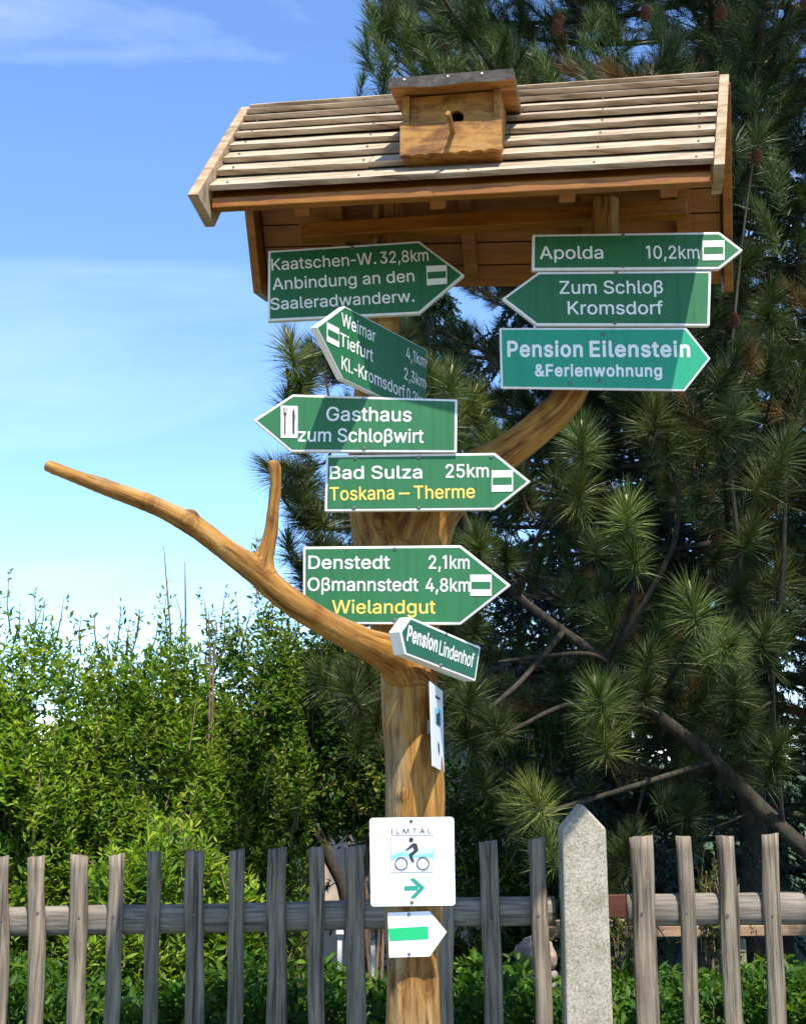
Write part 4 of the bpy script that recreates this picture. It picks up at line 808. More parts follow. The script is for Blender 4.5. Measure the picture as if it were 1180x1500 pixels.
SIGN_GROUP = 'signs screwed to the signpost tree'
def sign(label, outline, yaw, anchor, thick, border, face_mat, texts, waymark=None, screws=(), bold=False, cat='direction sign', screw_r=0.006, bright=None):
    ax, ay, aY = anchor
    pl = Plane(P(ax, ay, aY), yaw)
    rt = empty('direction_sign', pl.A - pl.Nn * thick)
    tag(rt, label, cat, SIGN_GROUP)
    poly = [pl.st(pl.hit(x, y)) for x, y in outline]
    mb = MB(); mb.prism([pl.at(s, t) for s, t in poly], -pl.Nn * thick)
    mb.build('board', M['white'], rt, bevel=0.0022)
    fp = inset(poly, border * aY / F)
    mb = MB(); mb.prism([pl.at(s, t, -0.001) for s, t in fp], pl.Nn * 0.0022)
    mb.build('face', M[face_mat], rt)
    by = {}
    for tx in texts:
        key = tx[7] if len(tx) > 7 else 'letter'
        by.setdefault(key, MB())
        put_text(by[key], pl, tx[0], tx[1], tx[2], tx[3], tx[4], tx[5], 0.0021, tx[6] if len(tx) > 6 and tx[6] is not None else bold)
    for k, mb in by.items():
        o = mb.build('lettering', M[k], rt, fix=False)
        if k == 'yellow': o['label'] = 'yellow lettering'
    if waymark:
        mb = MB(); sheet(mb, pl, waymark, 0.0018, 0.0011); wm = mb.build('waymark', M['letter'], rt)
        a, b_, c, d = [Vector(q) for q in waymark]
        mb = MB()
        q = [a.lerp(d, 0.33).lerp(b_.lerp(c, 0.33), 0.05), a.lerp(d, 0.33).lerp(b_.lerp(c, 0.33), 0.95), a.lerp(d, 0.68).lerp(b_.lerp(c, 0.68), 0.95), a.lerp(d, 0.68).lerp(b_.lerp(c, 0.68), 0.05)]
        sheet(mb, pl, [(v.x, v.y) for v in q], 0.0030, 0.001); mb.build('stripe', M[face_mat], wm)
    for sx, sy in screws:
        c = pl.hit(sx, sy); mb = MB(); mb.sweep([c - pl.Nn * 0.002, c + pl.Nn * 0.002, c + pl.Nn * 0.0045], [screw_r, screw_r, screw_r * 0.55], 10)
        mb.build('screw', M['screw'], rt)
    return pl, rt

def rect(x0, y0, x1, y1, sl=0.0):
    return [(x0, y0), (x1, y0 + sl), (x1, y1 + sl), (x0, y1)]

sign('green sign with three text lines under the left eave, arrow pointing right', [(393, 367.5), (613.5, 353), (680.5, 403), (614, 459.5), (392, 470.5)], 0, (530, 410, 3.93), 0.022, 3.6, 'green',
     [('Kaatschen-W.', 398, 396.5, 551, 386.8, 17.3), ('32,8km', 557, 386.4, 627.5, 382, 17.3), ('Anbindung an den', 399.5, 425, 607, 412.5, 17.3), ('Saaleradwanderw.', 396.5, 454.2, 607, 442, 17.3)],
     [(624, 390), (654, 388.6), (654.5, 416), (625, 418.5)], [(516, 363)])
sign('slim green sign to Apolda pointing right, uppermost of the three right-hand signs', [(779.5, 343.5), (1053, 339.8), (1087.5, 366.5), (1053, 394), (778.6, 396)], 0, (912, 366, 3.74), 0.02, 4.0, 'green',
     [('Apolda', 790, 379.7, 883, 379, 18.6), ('10,2km', 946, 379.2, 1023.5, 379, 19)], [(1028, 353.2), (1060, 352.4), (1060, 381.3), (1028, 381.8)], [(912, 345.5), (912, 390)])
sign('green two-line sign pointing left, between Apolda sign and emerald pension sign', [(788, 398.5), (1041, 396.4), (1038.7, 477.2), (785.5, 476.8), (734.6, 437.5)], 0, (900, 437, 3.745), 0.02, 3.8, 'green',
     [('Zum Schloβ', 819, 430.6, 970.5, 429.8, 19), ('Kromsdorf', 831, 460.6, 970.5, 460.3, 19.2)], None, [(902, 400.5), (900, 473)])
sign('bright emerald pension sign with bold white letters, pointing right', [(731, 480.3), (1004.4, 480), (1040, 525), (1002.5, 572.8), (733.3, 569)], 0, (885, 525, 3.75), 0.008, 3.2, 'emerald',
     [('Pension', 742.6, 522.3, 853, 522.4, 22.5, True), ('Eilenstein', 863, 522.4, 1010, 522.5, 22.5, True), ('&Ferienwohnung', 783, 551, 969, 551.5, 17, True)], None, [(883, 490), (834, 562), (878, 558)])
sign('green sign to Weimar turned sharply sideways above the restaurant sign', [(463.9, 478.8), (505, 448.6), (624.6, 512), (624.0, 613.4), (502.5, 555.3)], 61, (500, 500, 3.59), 0.022, 1.9, 'green',
     [('Weimar', 499.3, 476.4, 549, 501.8, 19), ('Tiefurt', 496.9, 505.5, 545.3, 530.5, 19), ('Kl.-Kromsdorf', 499.3, 540.5, 592, 583.5, 19), ('4,1km', 594, 524.8, 622.3, 538.5, 17), ('2,3km', 591, 554.8, 622.3, 569.5, 17), ('0,2km', 594.5, 584.5, 622, 597.5, 17)],
     [(477.8, 472.3), (495.4, 481.3), (495.4, 509.2), (477.8, 500)], [(560, 483)])
plG, rtG = sign('green restaurant sign with white fork-and-knife panel, pointing left', [(428.6, 577.8), (669.5, 585), (668.7, 662.5), (426.3, 661.8), (371.2, 615.5)], 0, (540, 620, 3.74), 0.02, 3.6, 'green',
     [('Gasthaus', 477.8, 616.4, 602.5, 617.4, 20.5), ('zum Schloβwirt', 436.6, 646.6, 620, 648.6, 19.8)], None, [(532, 585), (533, 657)])
mb = MB(); sheet(mb, plG, [(411.5, 594.5), (436, 595.2), (436, 642), (411.5, 641.5)], 0.0018, 0.0011); pn = mb.build('pictogram_panel', M['letter'], rtG)
mb = MB()
sheet(mb, plG, [(416.6, 609), (418.8, 609), (418.6, 637), (416.2, 637)], 0.003, 0.001)
sheet(mb, plG, [(415.2, 605), (420.2, 605), (419.2, 610), (416.2, 610)], 0.003, 0.001)
for x in (415.1, 417.1, 419.3): sheet(mb, plG, [(x, 597.5), (x + 1.0, 597.5), (x + 1.0, 605.5), (x, 605.5)], 0.003, 0.001)
mb.build('fork', M['brownink'], pn)
mb = MB(); sheet(mb, plG, [(429.5, 598.5), (431.5, 601), (432.4, 611), (431.8, 619), (431.6, 636), (428.6, 636), (428.4, 619), (428.2, 606)], 0.003, 0.001); mb.build('knife', M['brownink'], pn)
sign('green sign with white top line and yellow second line, below the restaurant sign', [(477.3, 667), (724.3, 663.4), (776.8, 705.4), (724.3, 746.6), (475.4, 749)], 0, (600, 705, 3.752), 0.02, 3.6, 'green',
     [('Bad Sulza', 482.8, 701.8, 618, 700.6, 18.8), ('25km', 652.5, 699.6, 715.6, 699, 19.5), ('Toskana', 482.8, 733.2, 577, 731.4, 19.6, None, 'yellow'), ('-', 584, 731.3, 600, 731, 19.6, None, 'yellow'), ('Therme', 606, 731, 695.4, 729.4, 19.6, None, 'yellow')],
     [(719.5, 689.5), (750.7, 689), (750.7, 720), (719.5, 720.5)], [(520, 671.5), (613, 670.2), (719, 669.5), (518, 744.5), (613, 743.6)])
sign('large green sign with yellow third line, lowest big sign on the trunk, pointing right', [(444, 801), (674.4, 798.8), (747.9, 857.4), (674.4, 914.7), (443.5, 914)], 0, (580, 857, 3.80), 0.02, 3.6, 'green',
     [('Denstedt', 451.6, 833.2, 570.7, 833, 19.3), ('2,1km', 627.7, 833, 687.3, 833, 19.3), ('Oβmannstedt', 450.6, 865.3, 612.3, 865.8, 19.3), ('4,8km', 622.9, 866.2, 688, 866.4, 19.3), ('Wielandgut', 486, 898.6, 637.4, 898.6, 19.8, None, 'yellow')],
     rect(688.3, 842, 719.5, 872.8), [(578, 804.5), (578, 909)])
sign('small thick white-framed dark green pension sign angled away at the branch fork', [(585.5, 925), (600.5, 903.5), (703.6, 948), (696, 998), (593, 958.5)], 47, (640, 950, 3.745), 0.044, 3.4, 'darkgreen',
     [('Pension', 594.6, 937.5, 638.6, 955, 22, True), ('Lindenhof', 641.4, 958.5, 691.4, 978, 21)], None, [(653, 929.5), (645, 974.5)])

# cycle route plate
def rrect(c, r, n=6):
    """rounded corners on a px quad"""
    out = []
    for i in range(4):
        p, a, b_ = Vector(c[i]), Vector(c[i - 1]), Vector(c[(i + 1) % 4])
        da, db = (a - p).normalized() * r, (b_ - p).normalized() * r
        for k in range(n + 1):
            t = k / n * math.pi / 2
            ctr = p + da + db
            q = ctr - db * math.cos(t) - da * math.sin(t)
            out.append((q.x, q.y))
    return out
def zp(x, y): return (520 + x / 6.25, 1180 + y / 6.25)
plI = Plane(P(603, 1262, 3.80), 0)
rt = empty('cycle_route_sign', plI.A); tag(rt, 'square white cycle route plate with cyclist picture and teal arrow', 'sign', SIGN_GROUP)
mb = MB(); mb.prism([plI.hit(x, y) for x, y in rrect([(540.8, 1198.4), (664.5, 1196.6), (666.8, 1326.6), (542.9, 1328.2)], 5)], -plI.Nn * 0.003)
mb.build('plate', M['whiteplate'], rt, bevel=0.001)
mb = MB(); put_text(mb, plI, 'I L M T A L', 573.6, 1221.6, 632, 1220.4, 7.6, 0.0012); mb.build('lettering', M['ink'], rt, fix=False)
mb = MB()
fr = [zp(328, 272), zp(715, 268), zp(718, 605), zp(330, 612)]
for i in range(4):
    a, b_ = Vector(fr[i]), Vector(fr[(i + 1) % 4]); d = (b_ - a).normalized() * 0.5; nn = Vector((-d.y, d.x))
    sheet(mb, plI, [tuple(a - nn), tuple(b_ - nn), tuple(b_ + nn), tuple(a + nn)], 0.0008 + 0.0001 * i, 0.0004)
mb.build('picture_frame', M['palegrey'], rt)
def wave(tops, bots, mat, lift):
    mb = MB()
    for i in range(len(tops) - 1):
        sheet(mb, plI, [zp(*tops[i]), zp(*tops[i + 1]), zp(*bots[i + 1]), zp(*bots[i])], lift, 0.0003)
    mb.build('wave', M[mat], rt)
wave([(333, 430), (380, 398), (430, 392), (480, 415), (530, 432), (600, 408), (660, 395), (712, 380)], [(333, 505), (380, 478), (430, 468), (480, 480), (530, 492), (600, 470), (660, 470), (712, 490)], 'cyanlight', 0.0006)
wave([(333, 465), (380, 438), (430, 425), (480, 440), (530, 458), (600, 448), (660, 440), (712, 436)], [(333, 500), (380, 470), (430, 455), (480, 466), (530, 480), (600, 466), (660, 462), (712, 478)], 'cyan', 0.0012)
mb = MB()
def disc(cx, cy, r0, r1, n=28):
    for i in range(n):
        a, b_ = 2 * math.pi * i / n, 2 * math.pi * (i + 1) / n
        q = [zp(cx + r * math.cos(t), cy + r * math.sin(t)) for r, t in ((r0, a), (r1, a), (r1, b_), (r0, b_))]
        if r0 < 0.1: q = q[1:]  + [zp(cx, cy)]
        sheet(mb, plI, q, 0.0018, 0.0004)
disc(512, 312, 0, 21); disc(422, 532, 50, 60); disc(620, 530, 50, 60)
sheet(mb, plI, [zp(x, y) for x, y in [(458, 408), (515, 352), (540, 340), (560, 372), (528, 378), (470, 412)]], 0.0018, 0.0004)
sheet(mb, plI, [zp(x, y) for x, y in [(540, 340), (566, 352), (580, 408), (548, 432), (540, 405), (528, 378)]], 0.0019, 0.0004)
sheet(mb, plI, [zp(x, y) for x, y in [(548, 402), (576, 412), (530, 452), (500, 470), (490, 445)]], 0.0020, 0.0004)
sheet(mb, plI, [zp(x, y) for x, y in [(492, 448), (526, 455), (528, 485), (545, 510), (528, 518), (505, 495)]], 0.0021, 0.0004)
mb.build('cyclist_picture', M['ink'], rt)
mb = MB(); sheet(mb, plI, [zp(x, y) for x, y in [(448, 737), (575, 733), (575, 771), (448, 776)]], 0.0014, 0.0004)
sheet(mb, plI, [zp(x, y) for x, y in [(497, 666), (540, 664), (636, 750), (592, 752)]], 0.0017, 0.0004)
sheet(mb, plI, [zp(x, y) for x, y in [(636, 750), (547, 845), (502, 845), (592, 752)]], 0.0015, 0.0004)
mb.build('arrow', M['teal'], rt)
for s_ in ((602, 1202.5), (603, 1321.5)):
    c = plI.hit(*s_); mb = MB(); mb.sweep([c - plI.Nn * 0.001, c + plI.Nn * 0.002, c + plI.Nn * 0.0038], [0.0052, 0.0052, 0.003], 10); mb.build('screw', M['screw'], rt)
# small arrow plate with a green bar
plA = Plane(P(605, 1370, 3.815), 0)
rt = empty('waymark_sign', plA.A); tag(rt, 'small white arrow plate with a bright green bar, lowest on the post', 'sign', SIGN_GROUP)
mb = MB(); mb.prism([plA.hit(x, y) for x, y in [(567.5, 1336.8), (628.8, 1334.7), (654, 1365.3), (629, 1401.3), (569.6, 1402.9)]], -plA.Nn * 0.003); mb.build('plate', M['whiteplate'], rt, bevel=0.0008)
mb = MB(); sheet(mb, plA, [(568.4, 1360), (626.4, 1356.8), (627.2, 1375.5), (570.2, 1378.4)], 0.0006, 0.0004); mb.build('bar', M['brightgreen'], rt)
for s_ in ((598.6, 1339.4), (599, 1397.2)):
    c = plA.hit(*s_); mb = MB(); mb.sweep([c - plA.Nn * 0.001, c + plA.Nn * 0.002, c + plA.Nn * 0.0038], [0.0045, 0.0045, 0.0025], 10); mb.build('screw', M['screw'], rt)
# the plate turned edge-on on the right flank of the trunk
plS = Plane(P(640, 1065, 3.82), 80)
rt = empty('cycle_route_sign', plS.A); tag(rt, 'white cycle plate seen almost edge-on on the right flank of the trunk', 'sign', SIGN_GROUP)
mb = MB(); cs = [(630, 998.4), (648, 1012), (650.6, 1132), (634, 1122)]
mb.prism([plS.hit(*c) for c in cs], -plS.Nn * 0.004); mb.build('plate', M['whiteplate'], rt, bevel=0.001)
mb = MB(); sheet(mb, plS, [(636.4, 1035), (645, 1041), (645.4, 1063), (637, 1058)], 0.0006, 0.0004); mb.build('picture', M['cyan'], rt)
mb = MB(); sheet(mb, plS, [(638, 1046), (643, 1043), (644, 1064), (638.5, 1060)], 0.0012, 0.0004); sheet(mb, plS, [(640.6, 1086), (643, 1092), (643.2, 1108), (641.2, 1098)], 0.0006, 0.0004)
sheet(mb, plS, [(637, 1018), (644, 1022.5), (644, 1026), (637, 1021.5)], 0.0006, 0.0004); mb.build('print', M['ink'], rt)
sc_loc = plS.A - plS.Nn * 0.004
mb = MB(); mb.box(sc_loc - plS.D * 0.03 + Vector((0, 0, -0.02)), plS.D * 0.06, (0, 0, 0.04), -plS.Nn * 0.02); mb.build('bracket', M['screw'], rt)

# ------------------------------------------------------------------ vegetation
nrg = np.random.default_rng(11)

def norm(a):
    return a / np.maximum(np.linalg.norm(a, axis=-1, keepdims=True), 1e-9)

def proj_np(p):
    q = p - np.array([0, 0, EYE])
    f = CP * q[:, 1] + SP * q[:, 2]
    v = -SP * q[:, 1] + CP * q[:, 2]
    f = np.where(f > 0.3, f, 0.3)
    return 590 + F * q[:, 0] / f, 750 - F * v / f

def needle_mesh(name, tips, axes, shoot, nlen, count, width, cols, mat, parent, spread=(18, 62), droop=0.10):
    """long needles in brushes round the end of each shoot. All arguments per tuft (arrays) except spread, droop."""
    T = len(tips)
    idx = np.repeat(np.arange(T), count)
    n = len(idx)
    ax = norm(axes)[idx]
    ref = np.where(np.abs(ax[:, 2:3]) < 0.9, np.array([[0, 0, 1.0]]), np.array([[1.0, 0, 0]]))
    e1 = norm(np.cross(ax, ref)); e2 = np.cross(ax, e1)
    s = nrg.random(n) ** 0.8
    az = nrg.random(n) * 2 * np.pi
    rad = e1 * np.cos(az)[:, None] + e2 * np.sin(az)[:, None]
    ang = np.radians(spread[0] + (spread[1] - spread[0]) * (1 - s) + nrg.normal(0, 9, n))
    d0 = ax * np.cos(ang)[:, None] + rad * np.sin(ang)[:, None]
    base = tips[idx] + ax * ((s - 1) * shoot[idx])[:, None]
    L = nlen[idx] * nrg.uniform(0.72, 1.1, n)
    down = np.array([[0, 0, -1.0]])
    mid = base + d0 * (L * 0.5)[:, None]
    d1 = norm(d0 + down * (droop * nrg.uniform(0.2, 1.8, n))[:, None] + nrg.normal(0, 0.05, (n, 3)))
    tip = mid + d1 * (L * 0.5)[:, None]
    side = norm(np.cross(d0, nrg.normal(0, 1, (n, 3)))) * (width[idx] * 0.5)[:, None]
    v = np.empty((n, 5, 3))
    v[:, 0] = base - side; v[:, 1] = base + side; v[:, 2] = mid + side * 0.85; v[:, 3] = mid - side * 0.85; v[:, 4] = tip
    b = np.arange(n)[:, None] * 5
    loops = (b + np.array([[0, 1, 2, 3, 3, 2, 4]])).ravel()
    starts = (np.arange(n)[:, None] * 7 + np.array([[0, 4]])).ravel()
    totals = np.tile([4, 3], n)
    c = cols[idx] * nrg.uniform(0.75, 1.25, (n, 1))
    c5 = np.repeat(c[:, None, :], 5, axis=1)
    return np_mesh(name, v.reshape(-1, 3), loops, starts, totals, mat, parent, c5.reshape(-1, 3))

def leaf_mesh(name, pos, dirs, length, width, cols, mat, parent, fold=0.25, curl=0.25):
    n = len(pos)
    d = norm(dirs)
    up = norm(np.array([[0, 0, 1.0]]) + nrg.normal(0, 0.55, (n, 3)))
    side = norm(np.cross(d, up)); nn = np.cross(side, d)
    hw = (width * 0.5)[:, None]; L = length[:, None]
    v = np.empty((n, 6, 3))
    v[:, 0] = pos
    v[:, 1] = pos + d * L * 0.38 + side * hw + nn * hw * fold
    v[:, 2] = pos + d * L * 0.38 - side * hw + nn * hw * fold
    v[:, 3] = pos + d * L * 0.74 + side * hw * 0.72 + nn * (hw * fold - L * curl * 0.10)
    v[:, 4] = pos + d * L * 0.74 - side * hw * 0.72 + nn * (hw * fold - L * curl * 0.10)
    v[:, 5] = pos + d * L - nn * L * curl * 0.28
    b = np.arange(n)[:, None] * 6
    # two halves folded on the midrib line 0-5
    loops = (b + np.array([[0, 1, 3, 5, 0, 5, 4, 2]])).ravel()
    starts = (np.arange(n)[:, None] * 8 + np.array([[0, 4]])).ravel()
    totals = np.tile([4, 4], n)
    c6 = np.repeat(cols[:, None, :], 6, axis=1)
    return np_mesh(name, v.reshape(-1, 3), loops, starts, totals, mat, parent, c6.reshape(-1, 3))

def bez(p0, p1, p2, n):
    return [(p0 * (1 - t) ** 2 + p1 * 2 * t * (1 - t) + p2 * t * t) for t in [i / n for i in range(n + 1)]]

# where the photo shows open sky: left of this line no crown may stand (px at row y)
SKY_Y = np.array([-400, 0, 60, 110, 150, 300, 400, 470, 520, 600, 680, 740, 830, 900, 1000, 1500])
SKY_X = np.array([500, 508, 528, 575, 600, 560, 425, 405, 385, 400, 372, 395, 400, 380, 380, 380])
def in_sky(p, margin=0):
    x, y = proj_np(p)
    return x < np.interp(y, SKY_Y, SKY_X) + margin

# ---- the big pine on the right
def vrand(n, s): return nrg.normal(0, s, (n, 3))
pine_x, pine_y = P(1093, 1260, 9.0).x, 9.0
pine = empty('pine_tree', (pine_x, pine_y, 0))
tag(pine, 'big dark pine with long needles and brown cones, its trunk behind the pickets at right', 'tree', 'trees behind the fence')
mbT = MB()
trk = [Vector((pine_x + 0.05 * math.sin(i * 0.7), pine_y + 0.04 * math.cos(i), i * 0.6)) for i in range(0, 21)]
mbT.sweep(trk, [0.085 * (1 - i / 21.0) ** 0.8 + 0.012 for i in range(21)], 12, wob=0.05, rng=rng)
tips, axes = [], []
prg = random.Random(21)
limbs = []
for wi in range(36):
    z = 1.35 + wi * 0.30
    Lmax = 3.3 * min(1.0, 0.62 + 0.19 * (z - 1.2)) if z < 7.4 else 3.3 * max(0.12, 1 - ((z - 7.4) / 4.9) ** 1.2)
    nb = 7
    a0 = prg.uniform(0, 6.28)
    for k in range(nb):
        a = a0 + 2 * math.pi * k / nb + prg.uniform(-0.3, 0.3)
        L = Lmax * prg.uniform(0.7, 1.05)
        if math.sin(a) > 0.55 and prg.random() < 0.5: continue        # thinner at the back
        if z < 2.2 and prg.random() < 0.45: continue
        d = Vector((math.cos(a), math.sin(a), 0))
        p0 = Vector((pine_x, pine_y, z))
        p2 = p0 + d * L + Vector((0, 0, L * min(0.3, 0.02 + 0.05 * (z - 3)) + 0.12))
        p1 = p0 + d * L * 0.55 + Vector((0, 0, -0.10 * L))
        limbs.append((p0, p1, p2, L))
for (p0, p1, p2, L) in limbs:
    bp = bez(p0, p1, p2, 9)
    keep = bp
    xs = in_sky(np.array([tuple(q) for q in bp]), 10)
    if xs.any(): keep = bp[:max(2, int(np.argmax(xs)))]
    mbT.sweep(keep, [0.026 * (1 - 0.75 * i / len(keep)) for i in range(len(keep))], 6, wob=0.1, rng=rng)
    for i in range(2, len(keep)):
        fr = i / 9.0
        if fr * L < 0.45: continue
        t = (bp[min(i + 1, 9)] - bp[i - 1]).normalized()
        sidev = Vector((-t.y, t.x, 0)).normalized()
        nbr = 4
        for k in range(nbr):
            sg = 1 if (k + i) % 2 else -1
            ln = (0.22 + 0.30 * (1 - fr)) * prg.uniform(0.6, 1.2)
            dirv = (t * prg.uniform(0.3, 0.9) + sidev * sg * prg.uniform(0.4, 1.0) + Vector((0, 0, prg.uniform(-0.15, 0.65)))).normalized()
            e = keep[i] + dirv * ln
            ax = (dirv + Vector((0, 0, prg.uniform(0.1, 0.6)))).normalized()
            tips.append(e); axes.append(ax)
            mbT.sweep([keep[i], keep[i].lerp(e, 0.5) + Vector((0, 0, -0.015)), e], [0.006, 0.005, 0.004], 4, cap=False)
            if prg.random() < 0.7:
                e2 = keep[i].lerp(e, 0.55) + Vector((prg.uniform(-.1, .1), prg.uniform(-.1, .1), prg.uniform(-0.05, .12)))
                tips.append(e2); axes.append((ax + Vector((prg.uniform(-.6, .6), prg.uniform(-.6, .6), .1))).normalized())
topt = [(535, 45, 6.9), (560, 85, 6.9), (590, 60, 7.1), (600, 25, 7.2), (575, 20, 7.1), (625, 80, 7.0), (655, 100, 6.9), (700, 90, 6.9), (690, 40, 7.1), (740, 60, 7.0), (800, 90, 6.8), (860, 60, 6.9), (920, 100, 6.8), (985, 70, 6.8), (1010, 130, 6.7),
        (880, 20, 7.0), (960, 20, 7.0), (1080, 120, 6.9), (1100, 300, 6.7), (1130, 240, 6.8), (1095, 480, 6.7), (1140, 530, 6.8), (640, 30, 7.2), (760, 110, 6.9), (548, 18, 7.1)]
ntop = len(tips)
for (px, py, Y) in topt:
    e = P(px, py, Y); p0 = Vector((pine_x, pine_y, e.z - 0.5 - 0.15 * (pine_x - e.x)))
    bp = bez(p0, p0.lerp(e, 0.6) + Vector((0, 0, -0.15)), e, 7); mbT.sweep(bp, [0.018, 0.016, 0.014, 0.012, 0.010, 0.008, 0.007, 0.006], 6)
    for q in range(3):
        ax = Vector((prg.uniform(-.5, .2), prg.uniform(-.5, 0), prg.uniform(0.4, 1))).normalized()
        tips.append(e + Vector((prg.uniform(-.12, .12), prg.uniform(-.12, .12), prg.uniform(-.12, .05))) * (q > 0)); axes.append(ax)
tipsA = np.array([tuple(t) for t in tips]); front = np.arange(len(tips)) >= ntop; axesA = np.array([tuple(a) for a in axes])
x_, y_ = proj_np(tipsA)
ok = ~in_sky(tipsA, 40) | front
# the photo has an airy window right of the forked trunk, and hollows beside the diagonal bough
def thin(cx, cy, rx, ry, keepp):
    global ok
    m_ = ((x_ - cx) / rx) ** 2 + ((y_ - cy) / ry) ** 2 < 1
    ok &= ~(m_ & (nrg.random(len(x_)) > keepp))
thin(690, 500, 85, 85, 0.6); thin(770, 880, 90, 130, 0.25); thin(880, 1110, 110, 60, 0.15); thin(1020, 790, 60, 60, 0.5)
tipsA, axesA, front = tipsA[ok], axesA[ok], front[ok]
T = len(tipsA)
mbT.build('trunk', M['bark'], pine, smooth=True)
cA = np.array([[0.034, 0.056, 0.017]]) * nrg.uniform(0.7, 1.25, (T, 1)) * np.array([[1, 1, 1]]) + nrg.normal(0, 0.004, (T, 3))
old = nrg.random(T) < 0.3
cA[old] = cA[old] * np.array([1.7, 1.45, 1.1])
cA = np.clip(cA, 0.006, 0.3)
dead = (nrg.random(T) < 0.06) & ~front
cA[front] = np.array([[0.082, 0.115, 0.028]]) * nrg.uniform(0.8, 1.2, (int(front.sum()), 1))  # front tufts paler than the crown: sunlit look put into their colour
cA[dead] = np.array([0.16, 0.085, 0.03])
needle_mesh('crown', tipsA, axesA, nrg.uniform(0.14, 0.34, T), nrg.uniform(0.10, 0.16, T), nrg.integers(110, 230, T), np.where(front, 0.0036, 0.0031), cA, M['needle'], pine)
print('pine tufts', T)
def pine_cone(c, parent, r=0.03):
    mb = MB()
    for i in range(9):
        zz = -1 + 2 * i / 8.0; rr = r * 0.78 * math.sqrt(max(0.06, 1 - (zz * 0.93) ** 2)) * (1.0 - 0.25 * zz)
        for k in range(8):
            a = 2 * math.pi * (k + 0.5 * (i % 2)) / 8
            o_ = Vector((math.cos(a), math.sin(a), 0))
            p = c + Vector((0, 0, zz * r * 1.25)); sd2 = Vector((-o_.y, o_.x, 0)) * r * 0.3
            mb.add([p + o_ * rr * 0.3 + sd2, p + o_ * rr * 0.3 - sd2, p + o_ * rr * 1.15 - sd2 * 0.7 + Vector((0, 0, r * 0.25)), p + o_ * rr * 1.3 + Vector((0, 0, r * 0.05)), p + o_ * rr * 1.15 + sd2 * 0.7 + Vector((0, 0, r * 0.25))], [[0, 1, 2, 3, 4]])
    return mb.build('cone', M['cone'], parent, fix=False)
for (cx, cy, Y) in ((1107, 230, 5.9), (815, 42, 5.7), (945, 20, 5.8), (1056, 18, 5.9), (818, 30, 6.1), (1075, 470, 6.0)):
    pine_cone(P(cx, cy, Y), pine)

# ---- the leaning pine whose stem crosses diagonally behind the signs
lean = empty('leaning_pine_tree', P(1330, 1500, 6.6) * 1.0)
lean.location.z = 0
tag(lean, 'leaning pine with a bare diagonal stem and pale upright candles on its long-needled tufts', 'tree', 'trees behind the fence')
def lpt(px, py, Y=6.6): return P(px, py, Y)
stem_c = [(Vector((lean.location.x + 0.15, 6.6, 0.0)), 0.060), (lpt(1330, 1420), 0.052), (lpt(1240, 1300), 0.048), (lpt(1145, 1215), 0.043), (lpt(1045, 1115), 0.038), (lpt(955, 1040), 0.033), (lpt(890, 972), 0.027), (lpt(825, 925), 0.024),
          (lpt(758, 872), 0.021), (lpt(700, 800, 6.55), 0.019), (lpt(668, 720, 6.5), 0.017), (lpt(660, 640, 6.4), 0.015), (lpt(655, 585, 6.3), 0.012)]
sp_, sr_ = tube_path(stem_c, 0.05)
mbL = MB(); mbL.sweep(sp_, sr_, 10, wob=0.06, rng=rng)
hero = [  # px, py, depth, size, axis lean in x
    (425, 508, 5.6, 1.25, -0.15, 1), (452, 545, 5.7, 1.0, 0.1, 0), (660, 556, 5.9, 1.15, 0.0, 1), (628, 540, 6.0, 1.0, -0.3, 1), (690, 585, 6.0, 1.2, 0.3, 1), (716, 640, 6.1, 1.0, 0.4, 0),
    (852, 640, 5.9, 1.45, -0.1, 1), (918, 745, 5.85, 1.35, -0.05, 1), (960, 600, 6.0, 1.45, 0.1, 0), (1062, 560, 6.0, 1.35, 0.1, 1), (1150, 655, 5.9, 1.45, 0.3, 0), (1013, 880, 5.75, 1.5, -0.1, 1), (1062, 930, 5.9, 1.3, 0.2, 0), (1120, 925, 6.0, 1.3, 0.3, 0),
    (876, 1015, 5.8, 1.4, -0.2, 1), (905, 1010, 6.0, 1.2, 0.4, 0), (780, 1165, 5.75, 1.35, -0.4, 1), (760, 1190, 5.9, 1.2, -0.6, 0), (700, 790, 5.9, 1.15, -0.1, 0), (690, 1015, 5.7, 1.35, 0.2, 0), (665, 985, 6.0, 1.2, -0.2, 0), (700, 1060, 5.9, 1.2, 0.3, 0),
    (510, 1005, 5.9, 1.3, -0.4, 0), (470, 985, 6.1, 1.2, -0.5, 0), (540, 985, 6.1, 1.2, -0.1, 0), (400, 690, 6.0, 1.3, -0.9, 0), (430, 700, 6.1, 1.3, -0.6, 0), (450, 740, 6.1, 1.2, -0.5, 0), (440, 650, 6.3, 1.2, -0.4, 0), (470, 800, 6.2, 1.3, -0.3, 0), (440, 830, 6.3, 1.2, -0.4, 0),
    (490, 720, 6.3, 1.2, 0.0, 0), (690, 860, 6.4, 1.1, 0.2, 0), (1130, 430, 6.2, 1.3, 0.2, 0), (1085, 380, 6.2, 1.2, 0.0, 0), (1110, 200, 6.2, 1.3, 0.3, 0), (990, 505, 6.1, 1.2, 0.1, 0), (815, 715, 6.2, 1.2, -0.3, 0), (760, 700, 6.3, 1.1, -0.2, 0),
    (1100, 780, 6.2, 1.2, 0.2, 0), (1140, 840, 6.1, 1.3, 0.2, 0), (1080, 1010, 6.0, 1.2, 0.3, 0), (980, 660, 6.4, 1.2, 0.0, 0), (590, 490, 6.1, 1.1, 0.1, 0), (560, 540, 6.2, 1.1, 0, 0), (480, 500, 6.2, 1.1, 0.1, 0), (950, 960, 6.3, 1.1, 0.1, 0), (1140, 1090, 6.2, 1.2, 0.3, 0), (925, 1230, 6.5, 1.2, 0.2, 0), (1010, 1180, 6.6, 1.2, 0.2, 0)]
